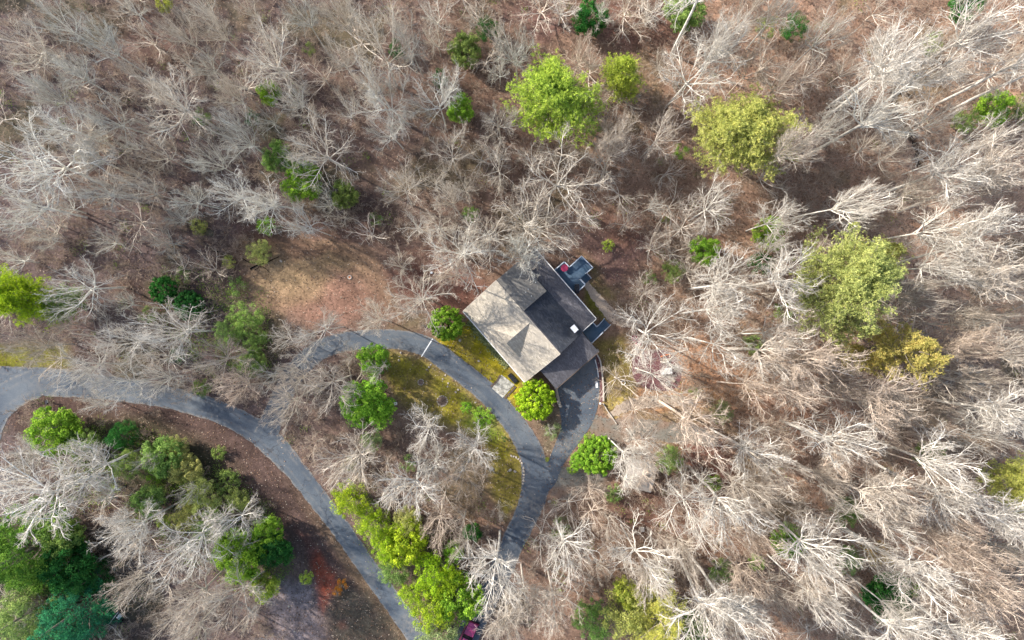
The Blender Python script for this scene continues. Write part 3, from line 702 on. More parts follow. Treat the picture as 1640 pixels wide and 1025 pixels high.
for (px, py, a, lb) in ((1016, 542, 40, "upper of two crimson garden chairs under the bare tree right of the side porch"), (1021, 550, -25, "lower of two crimson garden chairs under the bare tree right of the side porch")):
    t = simple("garden_chair", lb, "chair", px, py, [("seat", M_RED, MB().box((0, 0, 0.4), (0.62, 0.6, 0.07))), ("backrest", M_RED, MB().slab([(-0.31, 0.26, 0.45), (0.31, 0.26, 0.45), (0.31, 0.62, 1.0), (-0.31, 0.62, 1.0)], 0.05)),
        ("armrest", M_RED, MB().box((-0.37, 0.05, 0.6), (0.12, 0.7, 0.04))), ("armrest", M_RED, MB().box((0.37, 0.05, 0.6), (0.12, 0.7, 0.04)))]+[("leg", M_RED, MB().box((sx*0.27, sy*0.25, 0.18), (0.07, 0.07, 0.36))) for sx in (-1, 1) for sy in (-1, 1)], R(a), "crimson garden chairs")
# shed by the grey gravel
sx_, sy_, sz_ = Wz(1025, 762, 2.5)
t = thing("shed", "small grey roofed shed half hidden by bare branches right of the gravel pad", "shed", (sx_, sy_, 0), R(-12))
MB().prism([(-2.0, -1.9), (2.0, -1.9), (2.0, 1.9), (-2.0, 1.9)], 0, lambda x, y: 2.2-0.1*(abs(y) > 1)).build("wall", M_SIDE, t)
r_ = MB().slab([(-2.3, 0, 3.0), (-2.3, -2.3, 2.1), (2.3, -2.3, 2.1), (2.3, 0, 3.0)], 0.1); r_.slab([(2.3, 0, 3.0), (2.3, 2.3, 2.1), (-2.3, 2.3, 2.1), (-2.3, 0, 3.0)], 0.1); r_.build("roof", M_SHED, t)
MB().add([(-1.99, -1.9, 2.1), (-1.99, 1.9, 2.1), (-1.99, 0, 2.88)], [(0, 2, 1)]).add([(1.99, -1.9, 2.1), (1.99, 1.9, 2.1), (1.99, 0, 2.88)], [(0, 1, 2)]).build("gable_wall", M_SIDE, t)
MB().box((-2.03, 0.2, 0.95), (0.06, 0.9, 1.9)).build("door", M_DWOOD, t)
simple("yard_post", "small yellow square post cap in the red leaf litter below the shed", "post", 1027, 845,
       [("post", M_WOOD, MB().box((0, 0, 0.5), (0.5, 0.6, 1.0))), ("cap", M_EDGE, MB().box((0, 0, 1.03), (0.6, 0.75, 0.06)))], 0.1)
# mailbox at the road curve
simple("mailbox", "black mailbox on a post inside the curve of the road", "mailbox", 82, 643,
       [("post", M_DWOOD, MB().box((0, 0, 0.5), (0.12, 0.12, 1.0))), ("box", M_BLACK, MB().box((0, 0, 1.12), (0.28, 0.62, 0.28))), ("plate", M_TRIM, MB().box((0.17, 0.1, 1.12), (0.05, 0.42, 0.2)))], 0.1)
# trench drain across the drive
a_ = G(693, 542.5); b_ = G(675, 571); dx, dy = b_[0]-a_[0], b_[1]-a_[1]; ln = math.hypot(dx, dy)
t = thing("trench_drain", "pale trench drain crossing the asphalt drive near the corner shrub", "drain", ((a_[0]+b_[0])/2, (a_[1]+b_[1])/2, 0), math.atan2(dy, dx))
MB().box((0, 0, 0.045), (ln, 0.16, 0.02)).build("grate", M_DRAIN, t)
# driveway edges: tan timber strip round the garage bed, stone wall, brown bed
def edge(name, label, cat, pts, m_, wd, ht, parts=False):
    L = [G(*p) for p in [tuple(q) for q in smoothline(pts, 6)]]; mb_ = MB()
    for a, b2 in zip(L[:-1], L[1:]):
        a = Vector(a); b2 = Vector(b2); mid = (a+b2)/2; d_ = b2-a
        mb_.box((mid.x, mid.y, mid.z+ht/2+rnd.uniform(-0.01, 0.01)), (d_.length*1.02, wd, ht), math.atan2(d_.y, d_.x))
    o = mb_.build(name, m_); tag(o, label, cat); return o
sheet("planting_bed", [(954,566),(960,572),(964,590),(966,620),(966,643),(961,645),(961,626),(960,602),(956,584)], M_MULCH, 0.03, smooth=False)
edge("timber_edging", "curved pale timber edging right of the garage apron", "edging", [(955,566),(961,578),(964,598),(966,622),(966,642)], M_EDGE, 0.2, 0.4)
edge("timber_rail", "thin timber rail running from the lamp post to the dirt track", "rail", [(966,646),(972,657),(980,668),(987,679)], M_EDGE, 0.14, 0.3)
edge("curb_strip", "pale concrete strip between the apron and the planting bed", "strip", [(953,576),(956.5,590),(958.5,604)], M_DRAIN, 0.12, 0.12)
edge("concrete_block", "short wide pale concrete block on the right edge of the apron", "block", [(955,611),(956,621)], M_DRAIN, 0.35, 0.12)
simple("lamp_post", "small white topped post at the end of the timber edging", "post", 960, 645,
       [("post", M_DWOOD, MB().cyl((0, 0, 0), 0.06, 0.9, 8)), ("cap", M_WHITE, MB().cyl((0, 0, 0.9), 0.16, 0.1, 12))])
wall_pts = [(884,612),(890,622),(893,635),(895,645),(897,650)]
wl = thing("stone_wall", "low rough stone wall curving down from the garage beside the round shrub", "wall", (0, 0, 0))
L = [G(*p) for p in [tuple(q) for q in smoothline(wall_pts, 5)]]
for i, p in enumerate(L):
    for zz in (0.1, 0.35, 0.6):
        me = _rm[(i+int(zz*10)) % 5].copy(); me.materials.clear(); me.materials.append(M_STONE)
        o = bpy.data.objects.new("stone", me); col.objects.link(o); o.parent = wl
        o.location = (p[0]+rnd.uniform(-.05, .05), p[1], p[2]+zz); s = rnd.uniform(0.24, 0.3); o.scale = (s, s, s); o.rotation_euler = (0, 0, rnd.uniform(0, 6))
edge("brick_edging", "narrow brown edging along the front lawn and walk", "edging", [(786,619),(795,611),(801,601)], M_DWOOD, 0.3, 0.12)
edge("lower_edging", "narrow brown edging on the lower side of the front walk", "edging", [(808,638),(817,629),(826,619)], M_DWOOD, 0.3, 0.12)
# fallen branches beside the clearing
def fallen(label, pts, r0, r1):
    L = smoothline([(p[0], p[1]) for p in pts], 5); P = []
    for i, q in enumerate(L):
        x, y, z = G(q[0], q[1]); P.append((x, y, z+0.12+0.05*math.sin(i*2.1)))
    o = MB().tube(P, r0, 7, r1).build("fallen_branch", BARK, smooth=True); o.color = (0.35, 0.31, 0.29, 1); tag(o, label, "branch", "fallen branches by the clearing"); return o
fallen("long grey fallen branch slanting up to the right beside the clearing", [(401,431),(412,425),(428,420),(447,411)], 0.12, 0.06)
fallen("thin grey fallen branch curving under the low green bush", [(389,414),(397,419),(406,421),(421,418)], 0.07, 0.04)
fallen("short forked fallen branch below the long grey one", [(408,433),(418,427),(425,430),(432,436)], 0.05, 0.03)
fallen("dark fallen log in the litter left of the tan clearing", [(338,399),(350,404),(364,412),(372,415)], 0.16, 0.12)
# little dark utility trailer in the lower left gap
x, y, z = G(191, 990)
t = thing("utility_trailer", "small dark trailer with white panels beside the teal evergreen", "trailer", (x, y, z), R(52))
MB().box((0, 0, 0.55), (2.6, 1.2, 0.12)).build("bed", M_BLACK, t)
MB().box((0, 0.6, 0.75), (2.5, 0.06, 0.35)).build("side_panel", M_WHITE, t); MB().box((0, -0.6, 0.75), (2.5, 0.06, 0.35)).build("side_panel", M_BLACK, t)
MB().box((0.75, 0.0, 0.72), (0.8, 0.55, 0.3)).build("load_box", M_WHITE, t)
for s_ in (-1, 1): MB().tube([(0, s_*0.66, 0.3), (0, s_*0.82, 0.3)], 0.3, 16).build("wheel", M_RUBBER, t)
MB().tube([(-1.3, 0, 0.5), (-2.3, 0, 0.45)], 0.04, 6).build("tow_bar", M_METAL, t)
# pickup at the bottom edge, bed towards the top of the picture
x, y, _ = Wz(748, 1022, 1.3); gz = float(hgt(x, y)); ang = math.atan2(34, 15.5)
t = thing("pickup_truck", "magenta pickup truck with a three panel bed cover parked at the bottom of the drive", "pickup truck", (x, y, gz), ang)
body = MB()
prof = [(-3.1, 0.45), (-3.1, 0.95), (-2.9, 1.08), (-1.45, 1.12), (-1.45, 1.15), (2.55, 1.15), (2.6, 0.45)]
def sweep(prof, hw, inset=0.08):
    n = len(prof); V = []; F = []
    for s_, wv in ((-1, hw), (1, hw)):
        for (px_, pz_) in prof: V.append((px_, s_*(wv-(inset if pz_ > 0.9 else 0)), pz_))
    F = [tuple(range(n)), tuple(range(2*n-1, n-1, -1))]+[((i+1) % n, i, n+i, n+(i+1) % n) for i in range(n)]
    return V, F
body.add(*sweep(prof, 0.98)); body.build("body", M_PAINT, t, bevel=0.04)
cabp = [(-1.5, 1.12), (-0.85, 1.72), (0.15, 1.76), (0.5, 1.14)]
cab = MB().add(*sweep(cabp, 0.92, 0.10)).build("cab", M_GLASS, t)
MB().box((-0.33, 0, 1.78), (1.0, 1.3, 0.05)).build("cab_roof", M_PAINT, cab, bevel=0.02)
for k in range(3): MB().box((0.93+k*0.68, 0, 1.18), (0.62, 1.5, 0.05)).build("bed_cover_panel", M_PAINT, t, bevel=0.02)
MB().box((1.6, 0.84, 1.17), (2.1, 0.12, 0.05)).box((1.6, -0.84, 1.17), (2.1, 0.12, 0.05)).build("bed_rail", M_BLACK, t)
MB().box((2.72, 0, 0.6), (0.22, 1.8, 0.22)).build("rear_bumper", M_BLACK, t); MB().box((-3.18, 0, 0.6), (0.2, 1.8, 0.24)).build("front_bumper", M_METAL, t)
for xx in (-2.1, 1.75):
    for s_ in (-1, 1):
        wv = MB().tube([(xx, s_*0.76, 0.38), (xx, s_*1.0, 0.38)], 0.38, 20).build("wheel", M_RUBBER, t); MB().tube([(xx, s_*1.0, 0.38), (xx, s_*1.01, 0.38)], 0.2, 14).build("rim", M_METAL, wv)
for s_ in (-1, 1):
    MB().box((2.62, s_*0.85, 0.95), (0.06, 0.14, 0.3)).build("tail_light", M_RED, t); MB().box((-3.12, s_*0.75, 0.85), (0.06, 0.3, 0.16)).build("headlight", M_WHITE, t)
    MB().box((-0.95, s_*1.08, 1.25), (0.1, 0.2, 0.16)).build("mirror", M_BLACK, t)

# ------------------------------------------------------------------ vegetation meshes
def tubes(paths, rads, sides):
    """paths (N,n,3), rads (N,n) -> verts, quads"""
    P = np.asarray(paths, float); r = np.asarray(rads, float); N, n, _ = P.shape
    T = np.empty_like(P); T[:, 1:-1] = P[:, 2:]-P[:, :-2]; T[:, 0] = P[:, 1]-P[:, 0]; T[:, -1] = P[:, -1]-P[:, -2]
    T /= np.linalg.norm(T, axis=-1, keepdims=True)+1e-9
    ref = np.where(np.abs(T[..., 2:3]) < 0.9, np.array([0, 0, 1.0]), np.array([1.0, 0, 0]))
    A = np.cross(T, ref); A /= np.linalg.norm(A, axis=-1, keepdims=True)+1e-9; B = np.cross(T, A)
    q = np.arange(sides)*2*np.pi/sides
    V = P[:, :, None, :]+r[:, :, None, None]*(A[:, :, None, :]*np.cos(q)[None, None, :, None]+B[:, :, None, :]*np.sin(q)[None, None, :, None])
    base = (np.arange(N)*n*sides)[:, None, None]+(np.arange(n-1)*sides)[None, :, None]; k = np.arange(sides)[None, None, :]; k1 = (k+1) % sides
    F = np.stack([base+k, base+k1, base+sides+k1, base+sides+k], -1).reshape(-1, 4)
    return V.reshape(-1, 3), F
def grow(RS, starts, dirs, lens, n, wob, up):
    """random-walk branches; starts (N,3) dirs (N,3) lens (N,) -> (N,n,3)"""
    N = len(starts); P = np.zeros((N, n, 3)); P[:, 0] = starts; d = dirs.copy()
    for i in range(1, n):
        d = d+RS.normal(0, wob, (N, 3)); d[:, 2] += up; d /= np.linalg.norm(d, axis=1, keepdims=True)
        P[:, i] = P[:, i-1]+d*(lens/(n-1))[:, None]
    return P
def children(RS, P, lens, per, t0, ang, frac, taper=0.55):
    """side shoots along each path"""
    N, n, _ = P.shape; S = []; D = []; L = []; PI = []
    for j in range(per):
        t = t0+(1-t0)*(j+RS.rand(N)*0.9)/per; f = t*(n-1); i = np.minimum(f.astype(int), n-2); fr = (f-i)[:, None]
        a = P[np.arange(N), i]; b = P[np.arange(N), i+1]; S.append(a+(b-a)*fr)
        T = b-a; T /= np.linalg.norm(T, axis=1, keepdims=True)+1e-9
        rv = RS.normal(0, 1, (N, 3)); perp = rv-T*(rv*T).sum(1, keepdims=True); perp /= np.linalg.norm(perp, axis=1, keepdims=True)
        an = np.radians(RS.uniform(ang[0], ang[1], N))[:, None]
        D.append(T*np.cos(an)+perp*np.sin(an)); L.append(lens*frac*(1-taper*t)*RS.uniform(0.7, 1.25, N)); PI.append(t)
    return np.concatenate(S), np.concatenate(D), np.concatenate(L), np.concatenate(PI)
def set_tint(me, vals):
    a = me.attributes.new('tint', 'FLOAT', 'POINT'); a.data.foreach_set('value', np.ascontiguousarray(vals, dtype=np.float32))
def bare_tree(seed, h=20.0, cr=6.5, nl=10, nb=10, nt_=7, nz=4, hub=0.50, spread=(34, 80), wob=0.16, thick=1.0):
    RS = np.random.RandomState(seed)
    tr = grow(RS, np.zeros((1, 3)), np.array([[0, 0, 1.0]]), np.array([h*hub]), 7, 0.035, 0.02)
    top = tr[0, -1]
    Vt, Ft = tubes(tr, np.linspace(0.30, 0.20, 7)[None]*thick, 8)
    az = np.arange(nl)*2*np.pi/nl+RS.uniform(-0.35, 0.35, nl); el = np.radians(90-RS.uniform(spread[0], spread[1], nl)); el[0] = R(78)
    D = np.stack([np.cos(az)*np.cos(el), np.sin(az)*np.cos(el), np.sin(el)], 1)
    S = top[None]-np.array([0, 0, 1])*RS.uniform(0, h*0.07, nl)[:, None]; S[0] = top
    S[:, :2] = top[:2]
    LL = h*(1-hub)*RS.uniform(0.85, 1.12, nl)
    P1 = grow(RS, S, D, LL, 9, wob*0.75, 0.045)
    r1 = np.linspace(0.13, 0.05, 9)[None]*RS.uniform(0.8, 1.15, (nl, 1))*thick
    S2, D2, L2, t2_ = children(RS, P1, LL, nb, 0.16, (26, 56), 0.70, 0.62); P2 = grow(RS, S2, D2, L2, 6, wob, 0.05)
    r2_ = np.linspace(0.062, 0.028, 6)[None]*(1.15-0.4*t2_)[:, None]*thick
    S3, D3, L3, t3_ = children(RS, P2, L2, nt_, 0.15, (28, 65), 0.52, 0.5); P3 = grow(RS, S3, D3, L3, 4, wob*1.1, 0.04)
    r3_ = np.linspace(0.026, 0.015, 4)[None]*np.ones((len(S3), 1))*thick
    S4, D4, L4, _ = children(RS, P3, L3, nz, 0.15, (25, 65), 0.6, 0.4); L4 = np.maximum(L4, 0.3); P4 = grow(RS, S4, D4, L4, 3, wob, 0.03)
    r4_ = np.linspace(0.0150, 0.010, 3)[None]*np.ones((len(S4), 1))*thick
    Vs, Fs, Ts = [], [], []; off = 0
    for P, r, sd_, tv in ((P1, r1, 6, 1.25), (P2, r2_, 4, 1.15), (P3, r3_, 3, 0.95), (P4, r4_, 3, 0.78)):
        v, f = tubes(P, r, sd_); Vs.append(v); Fs.append(f+off); off += len(v); Ts.append(np.full(len(v), tv))
    Vc = np.concatenate(Vs); Fc = np.concatenate(Fs)
    rad = np.percentile(np.hypot(Vc[:, 0]-top[0], Vc[:, 1]-top[1]), 96); zc = np.percentile(Vc[:, 2], 60); zt = np.percentile(Vc[:, 2], 99)
    mt = fast_mesh("trunk", Vt, Ft, BARK); set_tint(mt, np.full(len(Vt), 1.12))
    mc = fast_mesh("crown", Vc, Fc, BARK, smooth=False); set_tint(mc, np.concatenate(Ts))
    return dict(trunk=mt, crown=mc, rad=rad, zc=zc, h=zt)
def quads_at(C, Nn, size, asp, RS):
    """leaf quads: centres (N,3), normals (N,3)"""
    N = len(C); rv = RS.normal(0, 1, (N, 3)); A = np.cross(Nn, rv); A /= np.linalg.norm(A, axis=1, keepdims=True)+1e-9; B = np.cross(Nn, A); B /= np.linalg.norm(B, axis=1, keepdims=True)+1e-9
    s = (size*RS.uniform(0.7, 1.3, N))[:, None]
    V = np.stack([C-A*s, C-B*s*asp, C+A*s, C+B*s*asp], 1).reshape(-1, 3); F = np.arange(N*4).reshape(N, 4); return V, F
def leafy(seed, rad, height, lobes, per, lobe_r, leaf, base=0.25, shape='round', asp=0.6, stems=True, name="crown", updir=0.6):
    RS = np.random.RandomState(seed); C = []
    while len(C) < lobes:
        p = RS.uniform(-1, 1, 3); q = np.linalg.norm(p)
        if q > 1 or (shape == 'round' and q < 0.62) or (shape == 'loose' and q < 0.35): continue
        if shape == 'cone':
            p = np.array([*(p[:2]*1.0), abs(p[2])]);
            if np.hypot(p[0], p[1]) > (1-p[2])*1.0+0.06 or np.hypot(p[0], p[1]) < (1-p[2])*0.45: continue
            C.append([p[0]*rad, p[1]*rad, height*(base+(1-base)*p[2])])
        else:
            C.append([p[0]*(rad-lobe_r*0.6), p[1]*(rad-lobe_r*0.6), height*(base+(1-base)*(p[2]*0.5+0.5))])
    C = np.array(C)*1.0
    lr = lobe_r*RS.uniform(0.55, 1.35, len(C))
    n = RS.normal(0, 1, (len(C), per, 3)); n /= np.linalg.norm(n, axis=-1, keepdims=True)
    rr = RS.uniform(0.55, 1.0, (len(C), per, 1))
    Pp = C[:, None]+n*rr*lr[:, None, None]*np.array([1, 1, 0.75])
    nn = n+RS.normal(0, 0.55, n.shape)+np.array([0, 0, updir]); nn /= np.linalg.norm(nn, axis=-1, keepdims=True)
    lt = RS.uniform(0.68, 1.22, len(C))[:, None]*RS.uniform(0.62, 1.3, (len(C), per))
    Pp = Pp.reshape(-1, 3); nn = nn.reshape(-1, 3); keep = Pp[:, 2] > 0.03
    V, F = quads_at(Pp[keep], nn[keep], leaf, asp, RS)
    me = fast_mesh(name, V, F, LEAF, smooth=False); set_tint(me, np.repeat(lt.reshape(-1)[keep], 4))
    # stems
    k = min(len(C), 26); idx = RS.permutation(len(C))[:k]; S = np.zeros((k, 3)); E = C[idx]
    P = np.stack([S+(E-S)*t*np.array([t, t, 1]) for t in (0, 0.35, 0.7, 1.0)], 1) if False else np.stack([np.stack([E[:, 0]*t**1.5, E[:, 1]*t**1.5, E[:, 2]*t], 1) for t in (0, 0.35, 0.7, 1.0)], 1)
    v, f = tubes(P, np.linspace(0.05, 0.015, 4)[None]*np.ones((k, 1))*max(0.5, rad/3), 5)
    v2, f2 = tubes(np.array([[(0, 0, 0), (0, 0, height*0.45), (0, 0, height*0.85)]]), np.array([[0.13, 0.1, 0.04]])*max(0.4, rad/3), 7)
    V = np.concatenate([v, v2]); F = np.concatenate([f, f2+len(v)])
    mt = fast_mesh("trunk", V, F, BARK); set_tint(mt, np.full(len(V), 0.6))
    return dict(trunk=mt, crown=me, rad=rad, zc=height*(0.55 if shape != 'cone' else 0.45), h=height)
def pine(seed, rad=7.0, h=20.0, nbr=120, ntf=13, blades=12, bl=0.30, droop=0.0, base=0.45, name="crown"):
    RS = np.random.RandomState(seed)
    tr = grow(RS, np.zeros((1, 3)), np.array([[0, 0, 1.0]]), np.array([h*0.97]), 9, 0.02, 0.02)
    Vt, Ft = tubes(tr, np.linspace(0.28, 0.05, 9)[None], 8)
    t = np.sort(RS.uniform(base, 0.98, nbr)); z = t*h; az = RS.uniform(0, 2*np.pi, nbr)
    lump = 0.88+0.12*np.sin(az*2+RS.uniform(0, 6))+0.12*np.sin(az*5+RS.uniform(0, 6))
    Lb = rad*lump*np.clip(1.15-((t-base)/(1-base))**1.7*0.85, 0.2, 1.05)*RS.uniform(0.6, 1.1, nbr)
    el = np.radians(10+30*(t-base)/(1-base)-droop)
    D = np.stack([np.cos(az)*np.cos(el), np.sin(az)*np.cos(el), np.sin(el)], 1)
    S = np.stack([np.interp(z, tr[0, :, 2], tr[0, :, 0]), np.interp(z, tr[0, :, 2], tr[0, :, 1]), z], 1)
    P1 = grow(RS, S, D, Lb, 7, 0.10, 0.03-droop*0.002)
    S2, D2, L2, t2_ = children(RS, P1, Lb, 6, 0.3, (30, 60), 0.4, 0.5); P2 = grow(RS, S2, D2, L2, 4, 0.12, 0.03-droop*0.002)
    v1, f1 = tubes(P1, np.linspace(0.06, 0.02, 7)[None]*np.ones((nbr, 1)), 4); v2, f2 = tubes(P2, np.linspace(0.022, 0.012, 4)[None]*np.ones((len(S2), 1)), 3)
    Vt = np.concatenate([Vt, v1, v2]); off = len(Vt)-len(v1)-len(v2); Ft = np.concatenate([Ft, f1+off, f2+off+len(v1)])
    mt = fast_mesh("trunk", Vt, Ft, BARK); set_tint(mt, np.full(len(Vt), 0.75))
    # tufts
    tips = []
    for P in (P2,):
        N, n, _ = P.shape
        for j in range(ntf):
            f = (n-1)*(0.25+0.75*(j+RS.rand(N))/ntf); i = np.minimum(f.astype(int), n-2); fr = (f-i)[:, None]
            tips.append(P[np.arange(N), i]*(1-fr)+P[np.arange(N), i+1]*fr+RS.normal(0, 0.34, (N, 3)))
    tips.append(P1[:, -1]); C = np.concatenate(tips); N = len(C)
    d = RS.normal(0, 1, (N, blades, 3)); d[..., 2] += 0.5; d /= np.linalg.norm(d, axis=-1, keepdims=True)
    c0 = C[:, None]+d*bl*0.5
    side = np.cross(d, RS.normal(0, 1, d.shape)); side /= np.linalg.norm(side, axis=-1, keepdims=True)
    ll = bl*RS.uniform(0.6, 1.2, (N, blades, 1)); wd = 0.032
    V = np.stack([C[:, None]+d*0.03-side*wd*0.4, C[:, None]+d*ll*0.6-side*wd, C[:, None]+d*ll+side*wd*0.2, C[:, None]+d*ll*0.5+side*wd], 2).reshape(-1, 3)
    F = np.arange(len(V)).reshape(-1, 4)
    lt = (RS.uniform(0.62, 1.25, (N, 1))*RS.uniform(0.7, 1.3, (N, blades))).reshape(-1)
    me = fast_mesh(name, V, F, LEAF, smooth=False); set_tint(me, np.repeat(lt, 4))
    q = np.percentile(np.hypot(C[:, 0], C[:, 1]), 93)
    return dict(trunk=mt, crown=me, rad=q, zc=h*0.78, h=h)

_tree_count = {}
def plant(proto, name, label, cat, x, y, z, sxy, sz, rz, color, trunk_color, group, tilt=(0, 0)):
    t = thing(name, label, cat, (x, y, z), rz, group); t.rotation_euler = (tilt[0], tilt[1], rz); t.scale = (sxy, sxy, sz)
    for nm, c in (("trunk", trunk_color), ("crown", color)):
        o = bpy.data.objects.new(nm, proto[nm]); col.objects.link(o); o.parent = t; o.color = (*c, 1)
    return t

# ------------------------------------------------------------------ evergreens and shrubs: (px, py, radius px, kind, colour, height m, label)
COLS = dict(lime=(0.44,0.52,0.08), yel=(0.54,0.54,0.14), green=(0.25,0.45,0.045), dark=(0.045,0.17,0.035), teal=(0.05,0.22,0.10), fern=(0.12,0.24,0.035), olive=(0.45,0.50,0.14), fresh=(0.36,0.50,0.03), mid=(0.23,0.34,0.085), soft=(0.30,0.39,0.15), orange=(0.62,0.24,0.03), gold=(0.50,0.36,0.08))
PINES = {'p1': pine(11), 'p2': pine(12, nbr=140), 'pd': pine(13, rad=6.0, h=17, droop=18, nbr=60, base=0.3), 'ps': pine(14, rad=3.2, h=9, nbr=50, ntf=6, base=0.25, bl=0.3)}
LF = {'round1': leafy(21, 2.9, 3.6, 330, 70, 0.30, 0.085, base=0.12, shape='round'), 'round2': leafy(22, 2.9, 3.4, 300, 70, 0.33, 0.09, base=0.12, shape='round'),
      'bush1': leafy(23, 3.6, 5.5, 150, 95, 0.62, 0.11, shape='loose'), 'bush2': leafy(24, 3.6, 5.2, 110, 95, 0.62, 0.11, shape='loose'), 'bush3': leafy(25, 3.6, 6.0, 110, 75, 0.62, 0.11, shape='loose', asp=0.35),
      'spruce1': leafy(26, 5.5, 15.0, 260, 90, 0.75, 0.15, base=0.1, shape='cone', asp=0.3), 'spruce2': leafy(27, 5.5, 14.0, 230, 90, 0.8, 0.15, base=0.1, shape='cone', asp=0.3),
      'small1': leafy(28, 1.6, 1.8, 26, 90, 0.42, 0.075, shape='loose', asp=0.5), 'small2': leafy(29, 1.6, 2.0, 18, 80, 0.45, 0.07, shape='loose', asp=0.4)}
LF.update(PINES)
